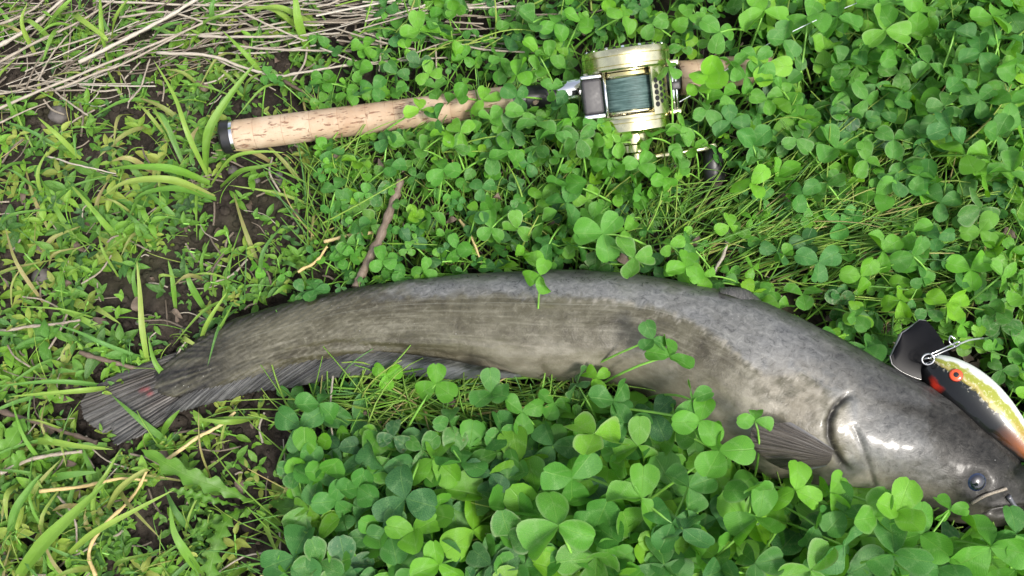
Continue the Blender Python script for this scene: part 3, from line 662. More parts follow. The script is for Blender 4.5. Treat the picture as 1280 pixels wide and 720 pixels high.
# ------------------------------------------------------------------ lure lying against the head
def build_lure():
    H = np.array(at(1160, 454, .056)); T = np.array(at(1300, 584, .054)); ax = T-H; Lg = np.linalg.norm(ax); ex = ax/Lg
    # roll: white back to the upper right of the picture, belly to the lower left
    bk = np.array([.50, .62, .60]); bk -= ex*np.dot(bk, ex); bk /= np.linalg.norm(bk); sd_ = np.cross(ex, bk)
    if sd_[2] < 0: sd_ = -sd_
    M = Matrix([[*v] for v in np.array([ex, bk, sd_]).T]).to_4x4()
    root = thing('fishing_lure', 'glossy yellow, black and white fishing lure with black diving lip by the catfish head', 'fishing lure', H)
    root.matrix_world = Matrix.Translation(Vector(H)) @ M
    NU, NV = 90, 64; V = []; U = []; Tn = []
    for i in range(NU):
        s = i/(NU-1); r = .0165*(math.sin(math.pi*min(1, (s*.92+.045))**.72))**.75
        r = max(r, .0006)
        for j in range(NV):
            a = 2*math.pi*j/NV; y = math.cos(a)*r*1.08; z = math.sin(a)*r*.86
            V.append((s*Lg, y+.0015*math.sin(math.pi*s), z)); U.append((s, math.cos(a), math.sin(a)))
    V = np.array(V); F = grid_faces(NU, NV, True); n0 = len(V); V = np.vstack([V, [0, 0, 0], [Lg, 0, 0]]); U = np.vstack([U, [[0, 0, 0], [1, 0, 0]]])
    F = np.vstack([F, [[n0, (j+2) % NV, j+1, j] for j in range(0, NV, 2)], [[n0+1, (NU-1)*NV+j, (NU-1)*NV+j+1, (NU-1)*NV+(j+2) % NV] for j in range(0, NV, 2)]])
    m = NT('lure_paint'); l = m.sep(m.attr('luv')); oc = m.objc(); n1 = m.noise(160, 3, .6, oc); n2_ = m.noise(500, 3, .6, oc)
    s, cy, cz = l[0], l[1], l[2]
    yy = m.math('ADD', cy, m.math('MULTIPLY', m.math('SUBTRACT', n1, .5), .34))
    yy = m.math('SUBTRACT', yy, .40)
    # position of the colour bands from belly (-1) to back (1) on the side that shows
    c = m.ramp(m.rng(yy, -1, 1), [(.30, (.004, .004, .004)), (.50, (.005, .008, .008)), (.53, (.30, .25, .05)), (.57, (.40, .34, .13)), (.61, (.25, .27, .03)), (.70, (.27, .29, .04)), (.74, (.66, .68, .64)), (1, (.74, .76, .73))])
    org = m.rng(s, .60, .92); c = m.mix(m.math('MULTIPLY', org, m.math('MULTIPLY', m.rng(yy, -.75, -.3), m.rng(yy, .55, .3))), c, (.30, .075, .0))
    blk = m.math('MULTIPLY', m.rng(s, .12, .0), m.rng(yy, .3, .0)); c = m.mix(blk, c, (.006, .006, .006))
    # scale pattern print in the gold band and a red throat patch
    red = m.math('MULTIPLY', m.math('MULTIPLY', m.rng(s, .06, .12), m.rng(s, .20, .14)), m.math('MULTIPLY', m.rng(yy, -.95, -.85), m.rng(yy, -.55, -.68))); c = m.mix(red, c, (.35, .02, .008))
    fl = m.math('MULTIPLY', m.rng(n2_, .55, .62), m.math('MULTIPLY', m.rng(yy, -.15, .0), m.rng(yy, .42, .3))); c = m.mix(m.math('MULTIPLY', fl, .3), c, (.9, .86, .7))
    m.set('Base Color', c); m.set('Roughness', .3); m.set('Specular IOR Level', .3); m.set('Coat Weight', .45); m.set('Coat Roughness', .05)
    me = quad_mesh('body', V, F, U); auto_smooth(me, 80); obj('body', me, m.m, root)
    M_lip = simple('black_lip', (.004, .004, .005), .35, spec=.12).m; M_ch = simple('lure_wire', (.5, .5, .5), .15, 1).m; M_pale = simple('lip_edge', (.22, .22, .22), .2).m
    # lip: rounded tongue leaving the nose up-left, slightly cupped
    def lipm(name, zoff, grow, th):
        NA = 22; NR = 10; Lc = []
        tip0 = np.array(at(1180, 462, .056)); tip1 = np.array(at(1133, 424, .058)); d = tip1-tip0; Ll = np.linalg.norm(d)*1.16; d /= np.linalg.norm(d)
        side = np.cross(d, [0, 0, 1]); side /= np.linalg.norm(side); nn = np.cross(side, d)
        V = []
        for k in range(NR):
            s = k/(NR-1); w = (.0105+.0085*math.sin(min(1, s*1.05)*math.pi*.62))*math.sqrt(max(.0, 1-max(0, (s-.72)/.2801)**2.6))*grow
            for j in range(NA):
                q = -1+2*j/(NA-1); p = tip0+d*Ll*s*grow+side*w*q+nn*(zoff-.0022*(q*q)+.0035*s*s)
                V.append(p)
        V = np.array(V); n = len(V); g = grid_faces(NR, NA); lo = V-nn*th
        F = list(g)+list(g[:, ::-1]+n)
        for k in range(NR-1): F += [[k*NA, (k+1)*NA, (k+1)*NA+n, k*NA+n], [k*NA+NA-1, k*NA+NA-1+n, (k+1)*NA+NA-1+n, (k+1)*NA+NA-1]]
        for j in range(NA-1): F += [[(NR-1)*NA+j, (NR-1)*NA+j+1, (NR-1)*NA+j+1+n, (NR-1)*NA+j+n]]
        Vl = np.vstack([V, lo]); inv = root.matrix_world.inverted(); Vl = np.array([inv @ Vector(p) for p in Vl])
        return auto_smooth(quad_mesh(name, Vl, np.array(F)), 50)
    obj('lip', lipm('lip', 0, 1, .0011), M_lip, root)
    obj('lip_edge', lipm('lip_edge', -.0006, 1.016, .0012), M_pale, root)
    inv = root.matrix_world.inverted()
    def loc(p): return np.array(inv @ Vector(p))
    # line tie ring and snap with its leader
    c0 = np.array(at(1160, 449, .068))
    th = np.linspace(0, 2*np.pi, 33); ring = [c0+np.array([math.cos(t)*.0034, math.sin(t)*.0030, math.sin(t+.6)*.0016]) for t in th]
    obj('split_ring', tube_mesh('split_ring', [loc(p) for p in ring], .00065, 8), M_ch, root)
    c1 = c0+np.array([.0008, .0002, -.0045]); ring = [c1+np.array([math.cos(t)*.0026, 0.0008*math.sin(t), math.sin(t)*.0036]) for t in th]
    obj('line_tie', tube_mesh('line_tie', [loc(p) for p in ring], .0006, 8), M_ch, root)
    for pts in ([(1163, 447, .069), (1180, 439, .070), (1197, 432, .069), (1200, 428, .069), (1195, 428, .069), (1178, 436, .071), (1162, 443, .070)], [(1196, 433, .068), (1187, 428, .071), (1188, 420, .071), (1194, 424, .070)]):
        obj('snap_wire', tube_mesh('snap_wire', [loc(p) for p in catmull(np.array([at(*p) for p in pts]), 36)], .00050, 8), M_ch, root)
    M_cl = simple('leader_line', (.30, .34, .32), .3).m
    obj('leader', tube_mesh('leader', [loc(p) for p in catmull(np.array([at(1199, 430, .069), at(1212, 425, .060), at(1226, 423, .040), at(1240, 421, .020)]), 30)], .0006, 8), M_cl, root)
    # eye on the side that shows
    ex0 = .205*Lg; me = lathe_mesh('lure_eye', [(0, .0001), (.0, .0042), (.0008, .0038), (.0014, .0022), (.0016, .0001)][::-1], 28, 'Z')
    m = NT('lure_eye'); o3 = m.sep(m.objc()); r = m.math('SQRT', m.math('ADD', m.math('POWER', o3[0], 2), m.math('POWER', o3[1], 2)))
    m.set('Base Color', m.ramp(m.math('MULTIPLY', r, 200), [(.30, (.005, .004, .004)), (.36, (.80, .10, .01)), (.66, (.78, .07, .01)), (.80, (.25, .02, .005))])); m.set('Roughness', .15); m.set('Coat Weight', 1); m.set('Coat Roughness', .03)
    s = .17; r = .0165*(math.sin(math.pi*(s*.92+.045)**.72))**.75; a = R(62)
    e = obj('eye', me, m.m, root); e.location = (s*Lg, math.cos(a)*r*1.08+.0008, math.sin(a)*r*.86-.0001)
    e.rotation_euler = Vector((-.25, math.cos(a)/1.08, math.sin(a)/.86)).to_track_quat('Z', 'Y').to_euler()
    # belly hook hanger with treble hook tucked between lure and head
    pts = np.array([(.62*Lg, -.017, .004), (.66*Lg, -.022, .006), (.72*Lg, -.024, .012), (.76*Lg, -.020, .014), (.75*Lg, -.017, .013)])
    obj('hook', tube_mesh('hook', catmull(pts, 24), np.linspace(.0007, .0003, 24), 8), M_ch, root)
build_lure()

# ------------------------------------------------------------------ vegetation: templates
def leaf_template(nv, nu, wf, notch=0, fold=.25, curl=.1, cup=0, twist=0, wave=0, seed=0, asym=0):
    """unit leaf along +Y, normal +Z; wf(v) gives half width"""
    vs = 1-(1-np.linspace(0, 1, nv))**1.35; vs = vs*.985+.004; us = np.linspace(-1, 1, nu)
    V = []; U = []
    rs = np.random.default_rng(seed); ph = rs.uniform(0, 6, 2)
    for v in vs:
        w = wf(v)
        for s in us:
            x = s*w*(1+asym*s); y = v-notch*(v**7)*math.exp(-(s/.45)**2)
            z = fold*abs(x)-curl*v*v+cup*(x*x*3)+wave*math.sin(v*9+ph[0]+s*2)*abs(s)
            a = twist*v; x, z = x*math.cos(a)-z*math.sin(a), x*math.sin(a)+z*math.cos(a)
            V.append((x, y, z)); U.append((s, v, 0))
    return np.array(V), grid_faces(nv, nu), np.array(U)
def clov_w(k): return lambda v: .60*k*(min(1, v*1.12)**.56)*math.sqrt(max(0, 1-v**3.6))
def lance_w(k): return lambda v: k*max(.02, math.sin(math.pi*min(1, v**.85))**.8)
CL = [leaf_template(9, 5, clov_w(random.uniform(.88, 1.10)), notch=random.uniform(.0, .11), fold=f, curl=c, cup=random.uniform(-.2, .4), twist=random.uniform(-.5, .5), wave=random.uniform(.01, .06), seed=i)
      for i, (f, c) in enumerate([(.08, .12), (.2, .2), (.35, .05), (.12, -.12), (.55, .1), (.05, .3), (.28, -.05), (.9, .15), (.16, .08), (.1, .22)])]
CLs = [leaf_template(6, 3, clov_w(random.uniform(.88, 1.10)), notch=.04, fold=f, curl=c, cup=.1, seed=i) for i, (f, c) in enumerate([(.1, .15), (.3, .1), (.5, .05), (.15, -.1), (.05, .3)])]
LN = [leaf_template(8, 5, lance_w(random.uniform(.17, .25)), fold=random.uniform(.15, .6), curl=c, twist=random.uniform(-.3, .3), wave=random.uniform(0, .03), seed=40+i) for i, c in enumerate([.1, .3, .5, -.1, .2, .4])]
LNs = [leaf_template(5, 3, lance_w(random.uniform(.19, .26)), fold=.3, curl=c, seed=60+i) for i, c in enumerate([.1, .3, .5, -.1])]
def tmesh(T, name):
    return quad_mesh(name, T[0], T[1], T[2])
CLm = [tmesh(t, 'leaflet') for t in CL]; LNm = [tmesh(t, 'leaf') for t in LN]
def rotz(a): return Matrix.Rotation(a, 4, 'Z')
def rotx(a): return Matrix.Rotation(a, 4, 'X')
def roty(a): return Matrix.Rotation(a, 4, 'Y')
def orient(tilt, az): return Matrix.Rotation(tilt, 4, Vector((-math.sin(az), math.cos(az), 0)))
def xf(T, M):
    m = np.array(M); return T[0] @ m[:3, :3].T+m[:3, 3]
def gz(x, y): return float(ground_z(np.array([x]), np.array([y]))[0])

FPW = [tuple(at(*p, .02)[:2]) for p in FISH_POLY]
def in_fish_px(px, py): return in_poly(px, py, FISH_POLY)
ROD_POLY = [(275,148),(640,98),(720,95),(735,52),(850,48),(850,70),(965,60),(965,112),(862,126),(845,175),(815,200),(770,200),(735,165),(735,122),(640,138),(290,198)]
LURE_POLY = [(1115,405),(1160,400),(1215,430),(1290,500),(1300,580),(1180,520),(1115,450)]
KNOB_POLY = [(862,196),(912,196),(916,272),(872,272)]; HUB_POLY = [(765,180),(822,180),(822,206),(765,206)]
def blocked(px, py): return (px > 640 and in_fish_px(px, py-13)) or (px > 1090 and in_fish_px(px, py-24)) or in_poly(px, py, KNOB_POLY) or in_fish_px(px, py) or in_poly(px, py, ROD_POLY) or in_poly(px, py, LURE_POLY)

REG = [('beyond the fishing reel', lambda x, y: y < 60 and 640 < x < 900), ('above the cork handle', lambda x, y: y < 140-(x-300)*.13 and x <= 720),
       ('in the far right corner of the clover patch', lambda x, y: x > 1040 and y < 130), ('to the right of the fishing reel', lambda x, y: x >= 840 and y < 210 and x <= 1040),
       ('at the right edge above the lure', lambda x, y: x > 1040 and y < 560), ('between the cork handle and the fish', lambda x, y: y < 420 and x < 720),
       ('below the fishing reel', lambda x, y: y < 420 and x < 900), ('between the reel and the fish back', lambda x, y: y < 480),
       ('below the anal fin of the fish', lambda x, y: x < 640), ('below the pectoral fin of the fish', lambda x, y: 860 < x < 1060 and y > 400), ('below the belly of the fish', lambda x, y: x <= 860), ('below the head of the fish', lambda x, y: True)]
def region(x, y):
    for n, f in REG:
        if f(x, y): return n
LM = [('the black butt cap', 285, 172), ('the middle of the cork grip', 460, 150), ('the cork grip front', 635, 118), ('the gold reel', 788, 112), ('the right reel knob', 888, 235),
      ('the cork foregrip', 905, 92), ('the fishing line', 1040, 18), ('the lure lip', 1150, 440), ('the lure tail', 1262, 510), ('the fish eye', 1222, 603), ('the fish mouth', 1278, 645), ('the gill cover', 1060, 560),
      ('the pectoral fin', 985, 560), ('the dorsal fin', 930, 370), ('the fish back midway', 700, 344), ('the fish back near the tail', 400, 371), ('the fish belly', 760, 478), ('the front of the anal fin', 640, 472), ('the anal fin', 470, 470),
      ('the tail fin', 150, 520), ('the thick brown twig', 475, 305), ('the lower right corner', 1270, 712), ('the upper right corner', 1270, 8), ('the bottom edge midway', 640, 712), ('the lower right-centre edge', 950, 712), ('the top edge midway', 640, 8),
      ('the right edge midway', 1270, 300), ('the lobed weed', 320, 632), ('the tail wrist', 225, 470), ('the dark bottom twig', 800, 690), ('the fine grass', 1000, 300), ('the tuft of broad blades', 262, 230), ('the lower left corner', 8, 712),
      ('the upper left corner', 8, 8), ('the left edge midway', 8, 350), ('the largest brown stone', 70, 140), ('the dry stalks', 300, 60), ('the bare soil', 325, 260), ('the top edge above the cork', 450, 8)]
def where_(px, py):
    d, n, x, y = min((math.hypot(px-x, py-y), n, x, y) for n, x, y in LM)
    a = math.degrees(math.atan2(y-py, px-x)) % 360
    dr = ['right of', 'above and right of', 'above', 'above and left of', 'left of', 'below and left of', 'below', 'below and right of'][int((a+22.5)//45) % 8]
    if d < 14: return 'right at '+n
    q = '' if d > 75 else ('close ' if d > 38 else 'just ')
    return (q+dr+' '+n)
def lsize(px, py):
    """length of a clover leaflet in photograph pixels"""
    if py > 470: return 31+10*min(1, (py-470)/150)+(3 if px > 650 else 0)
    if px > 940 and py < 230: return 31
    if px > 1000: return 27
    return 20+2*(px > 600)
def cdens(px, py):
    edge = 395+25*math.sin(py*.03)+12*math.sin(py*.11)
    if py > 470:
        e = 372+14*math.sin(py*.06)
        if px < e: return 0
        if py < 545 and px < 690: return .22 if py < 515 else .4
        return .9
    if py < 90: edge = 470-py*.5
    if px < edge: return .10 if (px > edge-60) else 0
    if 800 < px < 1130 and 225 < py < 410: return .42
    if px > 1000 and 200 < py < 420: return .62
    if px > 950 and py < 70: return 1.1
    return 1.0

nclov = 0; PENDING = []
def clover_head(px, py, h, L, az, tilt, taz, tint, var=None):
    """matrices of three leaflets"""
    P = at(px, py, h); Ms = []
    base = Matrix.Translation(Vector(P)) @ orient(tilt, taz) @ rotz(az)
    fold = random.random() < .27
    for k in range(3):
        a = [0, R(118), R(-118)][k]+random.uniform(-.24, .24); dr = random.uniform(-.35, .55)
        if fold: dr = random.uniform(-.95, -.5) if random.random() < .6 else random.uniform(.5, .9)
        s = L*random.uniform(.88, 1.08)
        Ms.append(base @ rotz(a) @ rotx(-dr) @ roty(random.uniform(-.5, .5)) @ Matrix.Diagonal((s, s, s, 1)))
    return P, Ms
def stalk_pts(P, h, n=8):
    a = random.uniform(0, 2*math.pi); r = h*random.uniform(.25, .9)+.006
    for _ in range(12):
        bx, by = P[0]+math.cos(a)*r, P[1]+math.sin(a)*r
        if not in_poly(bx, by, FPW): break
        a += .6
    b = np.array([bx, by, gz(bx, by)-.001]); t = np.linspace(0, 1, n)[:, None]
    mid = np.array([bx*.55+P[0]*.45, by*.55+P[1]*.45, h*random.uniform(.6, .9)])
    return (1-t)**2*b+2*t*(1-t)*mid+t*t*(np.array(P)-[0, 0, .0006]), b
# (x, y, leaflet length in px, rotation deg, hue, value, height cm)
HERO = """524 137 24 80 .9 .7 5.5;547 149 24 20 .25 .5 5;571 121 21 60 .5 .5 5;604 125 26 100 .8 .6 5;628 149 23 10 .6 .5 5;646 121 23 40 .3 .55 5.5;646 95 27 75 .75 .7 6;672 88 22 -30 .6 .6 6
698 132 24 25 .15 .6 6;672 153 30 70 .5 .6 6;625 73 24 90 .5 .6 4.5;524 38 30 110 .7 .6 5;545 31 25 10 .5 .6 4.5;567 50 24 70 .7 .6 4.5;666 28 30 45 .4 .5 5;694 30 28 80 .5 .6 5
672 66 26 150 .8 .65 5;687 71 24 -20 .6 .5 5;725 26 26 60 .7 .55 5;635 189 30 100 .5 .55 5;614 194 26 170 .4 .45 4.5;705 194 30 140 .45 .6 6;694 167 28 -40 .4 .6 6;725 174 27 50 .4 .6 6;764 167 24 120 .85 .6 6
836 84 22 200 .55 .6 8.4;852 168 22 80 .5 .55 5.4;576 165 24 30 .8 .6 5;569 184 22 80 .5 .5 4.5;507 177 24 70 .5 .5 4;484 175 24 130 .2 .55 4;527 187 24 40 .6 .6 4.5;554 212 27 100 .5 .6 5;489 208 22 10 .3 .5 4
708 229 32 90 .5 .5 5.5;830 222 24 80 .6 .6 5;795 236 24 10 .5 .6 5;760 200 24 190 .5 .55 5;850 195 24 150 .5 .55 5
885 94 34 195 .78 .7 6.5;958 83 36 240 .85 .65 6;955 14 38 100 .7 .6 6;1010 21 36 60 .5 .5 6;1048 21 36 -20 .45 .55 6.5;1107 38 40 100 .75 .55 6.5;1118 66 32 230 .5 .4 5.5;1069 66 27 60 .25 .4 5
1048 80 25 100 .4 .4 5;1149 14 36 150 .6 .55 6.5;1194 38 32 80 .3 .45 6;1225 66 31 200 .3 .5 6.5;1187 160 32 90 .2 .65 6.5;1208 194 40 130 .7 .5 6;1246 170 30 60 .4 .45 6;1264 128 36 20 .5 .5 6.5;1083 125 30 10 .5 .45 5
1055 142 24 90 .3 .4 5;996 174 24 80 .5 .5 5.5;1128 118 30 100 .4 .4 5.5;1180 132 30 180 .35 .4 5.5;1225 125 28 40 .4 .4 5.5;913 153 27 210 .2 .45 5;958 125 24 30 .6 .5 5.5;1083 201 28 100 .6 .5 5;1149 219 24 0 .4 .4 5
1118 226 24 150 .3 .5 5;940 229 32 45 .8 .7 6.5;1034 229 28 90 .4 .5 5;1003 243 28 140 .3 .5 5;1264 215 32 70 .5 .5 6;1225 261 34 80 .35 .35 5.5;1142 289 26 240 .6 .55 5.5;1142 320 30 200 .4 .5 5;1125 375 30 180 .9 .6 5
1069 396 24 60 .5 .45 4.5;1246 389 24 80 .4 .4 5;1278 372 34 90 .7 .6 6.5;1253 344 26 150 .7 .6 6;1173 299 26 130 .3 .5 5;958 367 20 90 .5 .5 4;857 334 30 75 .72 .6 7;878 344 20 30 .7 .55 6.5
538 266 27 100 .5 .55 5;614 285 24 -30 .5 .55 5;595 266 22 60 .15 .5 5;646 285 26 100 .6 .5 5;675 344 25 -60 .72 .6 8.6;655 318 27 70 .7 .55 7;686 305 26 130 .3 .5 6.5;708 254 30 60 .35 .5 5.5;753 292 36 50 .5 .65 7;722 308 24 100 .4 .5 6
793 322 34 20 .65 .6 8;837 306 20 10 .7 .6 6;851 332 26 60 .6 .6 6.5;816 424 26 110 .3 .45 9.5;837 445 34 60 .5 .55 9.2;722 480 24 80 .2 .4 6;746 473 20 30 .8 .5 6
545 480 30 90 .6 .5 6;614 491 36 95 .4 .45 6.5;561 526 28 210 .3 .45 5.5;653 515 30 30 .5 .4 5.5;576 578 34 100 .3 .5 6;614 592 32 60 .0 .35 6;479 585 40 10 .2 .38 5.5;448 609 34 80 .3 .4 5.5;507 623 44 95 .1 .35 6.5
517 664 38 -70 .8 .5 6.5;446 651 32 70 .2 .35 5;434 671 30 0 .3 .4 5;489 671 32 180 .3 .4 5.5;628 619 30 45 .1 .4 5.5;636 668 40 100 .35 .45 6.5;691 557 34 120 .2 .38 5.5;698 657 50 88 .5 .62 8.2;715 598 46 60 .45 .5 7.2
743 543 44 130 .82 .66 8;781 529 34 -20 .3 .38 6.5;802 623 42 75 .6 .5 7.8;840 654 40 130 .3 .62 8;798 557 36 200 .7 .42 6.5;844 539 36 90 .5 .42 6.8;767 501 34 60 .3 .4 6.5;819 519 34 160 .1 .4 6.5;830 706 40 100 .3 .4 6
548 706 36 80 .75 .5 6.5;614 706 36 30 .1 .35 6;875 526 33 70 .55 .6 9.6;865 500 30 120 .4 .55 9.4;899 564 46 -5 .6 .65 9.6;939 616 40 75 .5 .6 8.5;948 647 40 -60 .6 .55 8.5;854 661 42 190 .1 .65 8.5;861 609 36 20 .3 .45 8.2
994 612 36 80 .75 .62 8.8;1038 616 32 45 .7 .6 8.4;1055 640 34 100 .4 .5 8.2;944 525 22 75 .6 .6 10;1020 657 34 30 .3 .5 7.5;1094 646 40 200 .6 .62 8.8;1122 640 38 60 .85 .68 9.2;1150 668 42 190 .5 .55 8.6;1055 682 38 100 .15 .62 8
1118 692 44 90 .3 .58 8.5;1187 637 24 -10 .55 .6 8.8;1238 684 48 100 .5 .6 9;1208 699 36 160 .6 .4 7;1270 668 34 80 .3 .55 8.5;1173 710 36 80 .3 .5 8;1270 712 42 110 .6 .55 8.5;902 713 40 90 .2 .4 7.5
1013 713 40 60 .7 .55 8;944 704 38 140 .3 .45 7.5;375 532 34 150 .25 .45 5;399 505 30 60 .3 .5 5;378 578 34 160 .3 .45 5.2;398 600 32 250 .2 .4 5;420 626 34 80 .35 .45 5.4;427 590 30 30 .3 .4 5;399 703 34 90 .3 .4 5.2;423 560 26 120 .05 .3 4.5
1100 8 34 40 .6 .5 6.5;1160 80 32 -20 .4 .4 6;1240 20 36 60 .6 .5 6.5;1200 100 30 100 .3 .4 6;980 50 30 180 .4 .5 6;900 40 30 20 .5 .5 6;860 22 28 100 .6 .55 5.5;780 20 26 60 .7 .55 5;815 30 24 120 .5 .5 5;1270 80 34 190 .5 .45 6.5;905 118 26 40 .6 .6 5.6;932 96 28 160 .45 .6 6;872 112 20 100 .8 .6 5.6;965 100 28 220 .5 .6 5.8;882 138 25 -30 .4 .6 5.4
852 158 26 70 .6 .6 5.6;815 172 24 120 .5 .6 5.6;775 178 22 20 .7 .6 5.4;748 158 24 70 .4 .6 5.8;742 182 26 160 .6 .55 5.4;655 140 27 -50 .5 .6 5.6;615 150 24 60 .6 .6 5;715 150 26 110 .6 .6 5.6;690 112 18 30 .4 .6 5.4;590 150 22 200 .5 .5 4.8;918 84 24 40 .55 .6 6.2;946 74 26 150 .5 .6 6.2;800 206 24 60 .5 .6 5.2;850 205 24 150 .5 .5 5;770 212 26 200 .6 .6 5;558 168 24 -60 .8 .6 4.8;640 165 28 90 .3 .5 5""".replace('\n', ';')
taken = []
M_clovstalk = M_stem
def clover_thing(px, py, h, Lp, rot, hue, val, dmg=None, tilt=None):
    L = Lp*PX*.97*(1-h/DIST); global nclov
    if tilt is None: tilt = abs(random.gauss(0, .36))
    P, Ms = clover_head(px, py, h, L, R(rot-90), tilt, random.uniform(0, 6.28), None)
    sp_, b = stalk_pts(P, h)
    where = region(px, py)
    if in_fish_px(px, py): lab = 'green three-leaved clover reaching over the fish, '+where.replace('of the fish', 'line')
    else: lab = None
    size = 'large' if Lp > 33 else ('middling' if Lp > 26 else 'small')
    col = 'yellow-green' if hue > .68 else ('bluish green' if hue < .32 else 'mid green')
    lab = f'{size} {col} clover '+where_(px, py)
    if (px, py) == (675, 344): lab = 'single clover hanging over the top edge of the fish back'
    if (px, py) == (836, 84): lab = 'clover leaf lying over the perforated frame of the gold reel'
    if (px, py) == (944, 525): lab = 'small clover lying on the fish beside its pectoral fin'
    if (px, py) == (698, 657): lab = 'largest flat pale green clover near the bottom edge below the belly'
    if (px, py) == (743, 543): lab = 'bright yellow-green folded clover just below the belly'
    if (px, py) == (524, 137): lab = 'light green clover crossing the cork handle halfway along'
    if (px, py) == (885, 94): lab = 'bright clover in front of the cork foregrip right of the reel'
    t = thing('clover', lab, 'clover', b, 'clovers in the patch')
    if dmg is None: dmg = max(0, random.gauss(.15, .42))
    colr = (min(1, max(0, hue+random.uniform(-.06, .06))), min(1, max(0, val+random.uniform(-.08, .08))), min(1, dmg), 1)
    inv = Matrix.Translation(-Vector(b))
    for M in Ms:
        o = obj('leaflet', random.choice(CLm), M_clov, t, inv @ M); o.color = colr
    rad = np.linspace(.00085, .00055, len(sp_))*(.8+Lp/80)
    obj('stalk', tube_mesh('stalk', sp_-b, rad, 5), M_clovstalk, t)
    taken.append((px, py, Lp)); nclov += 1
for row in HERO.split(';'):
    a = [float(x) for x in row.split()]
    clover_thing(a[0], a[1], a[6]/100, a[2], a[3], a[4], a[5])
# further clovers: the tallest and largest stand as things, the rest is ground cover
cand = []
for _ in range(9500):
    px, py = random.uniform(-170, 1450), random.uniform(-160, 880)
    if random.random() > cdens(px, py) or blocked(px, py): continue
    L = lsize(px, py)*random.uniform(.42, 1.12); cand.append([px, py, L, random.random()])
inside = [c for c in cand if -10 < c[0] < 1290 and -10 < c[1] < 730 and c[2] > 17 and not any(math.hypot(c[0]-t[0], c[1]-t[1]) < (c[2]+t[2])*.42 for t in taken)]
inside.sort(key=lambda c: -c[2]/lsize(c[0], c[1])-c[3]*.25)
chosen = []
for c in inside:
    if len(chosen)+nclov >= 298: break
    if any(math.hypot(c[0]-t[0], c[1]-t[1]) < c[2]*.8 for t in chosen): continue
    chosen.append(c)
cs = set(map(id, chosen))
def hmax(px, py): return .030 if (480 < py < 540 and px < 690) else .060 if py > 480 else (.050 if px > 850 else .042)
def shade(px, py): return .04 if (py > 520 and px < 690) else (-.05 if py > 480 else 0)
for c in chosen:
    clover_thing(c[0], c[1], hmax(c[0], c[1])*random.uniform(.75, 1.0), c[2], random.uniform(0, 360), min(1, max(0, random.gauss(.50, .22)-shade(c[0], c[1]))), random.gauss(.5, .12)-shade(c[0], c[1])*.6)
cov = Acc(); stems = Acc()
for c in cand:
    if id(c) in cs: continue
    px, py, Lp, q = c
    lay = random.random()**.8
    h = hmax(px, py)*(.18+.70*lay)
    Lr = Lp*PX*(.62+.33*lay)
    P, Ms = clover_head(px, py, h, Lr, random.uniform(0, 6.28), abs(random.gauss(0, .35)), random.uniform(0, 6.28), None)
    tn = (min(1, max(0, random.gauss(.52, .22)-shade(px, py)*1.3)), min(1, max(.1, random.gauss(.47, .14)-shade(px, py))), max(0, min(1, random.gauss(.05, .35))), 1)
    for M in Ms:
        T = random.choice(CLs); cov.add(xf(T, M), T[1], T[2], tn)
    if lay > .35:
        sp_, b = stalk_pts(P, h, 5); v, f, u = tube_v(sp_, np.linspace(.0007, .00045, 5), 4, False); stems.add(v, f, u, (.5, .5, 0, 1))
def beyond(px, py): return not (-170 < px < 1450 and -160 < py < 880)
for _ in range(11000):
    px, py = random.uniform(-900, 2300), random.uniform(-900, 1500)
    if not beyond(px, py): continue
    if px < 395+70*math.sin(py*.004): continue
    h = random.uniform(.015, .05); P, Ms = clover_head(px, py, h, random.uniform(16, 32)*PX, random.uniform(0, 6.28), abs(random.gauss(0, .35)), random.uniform(0, 6.28), None)
    tn = (min(1, max(0, random.gauss(.52, .22))), min(1, max(.1, random.gauss(.47, .14))), max(0, random.gauss(.05, .35)), 1)
    for M in Ms:
        T = random.choice(CLs); cov.add(xf(T, M), T[1], T[2], tn)
o = obj('clover_cover', cov.mesh('clover_cover'), M_clov_s, kind='stuff', label='dense carpet of small clover leaves under the tall ones', category='clover cover')
o = obj('clover_stalks', stems.mesh('clover_stalks'), M_stem, kind='stuff', label='thin green clover stalks in the ground cover', category='clover stalks')

# ------------------------------------------------------------------ grass: fine stems, blades
def blade(P, w, nrow=14, fold=.35, tip=.9, base=.5, twist=0):
    """ribbon along 3D points; w half width"""
    C = catmull(P, nrow); T = np.gradient(C, axis=0); T /= np.linalg.norm(T, axis=1)[:, None]+1e-12
    S = np.cross(T, [0, 0, 1.0]); S /= np.linalg.norm(S, axis=1)[:, None]+1e-12; Nn = np.cross(S, T)
    t = np.linspace(0, 1, nrow); ww = w*np.clip((base+(1-base)*np.minimum(1, t*3.2)), 0, 1)*np.clip((1-t)/(1-(1-tip) if tip < 1 else 1), 0, 1)**.62
    ww = np.maximum(ww, w*.02)
    V = []; U = []
    for k, s in enumerate((-1, -.5, 0, .5, 1)):
        a = twist*t; off = S*np.cos(a)[:, None]+Nn*np.sin(a)[:, None]
        V.append(C+off*(s*ww)[:, None]+Nn*(fold*abs(s)*ww)[:, None]); U.append(np.stack([np.full(nrow, s), t*2, t*0], -1))
    V = np.stack(V, 1).reshape(-1, 3); U = np.stack(U, 1).reshape(-1, 3)
    return V, grid_faces(nrow, 5), U
fine = Acc()
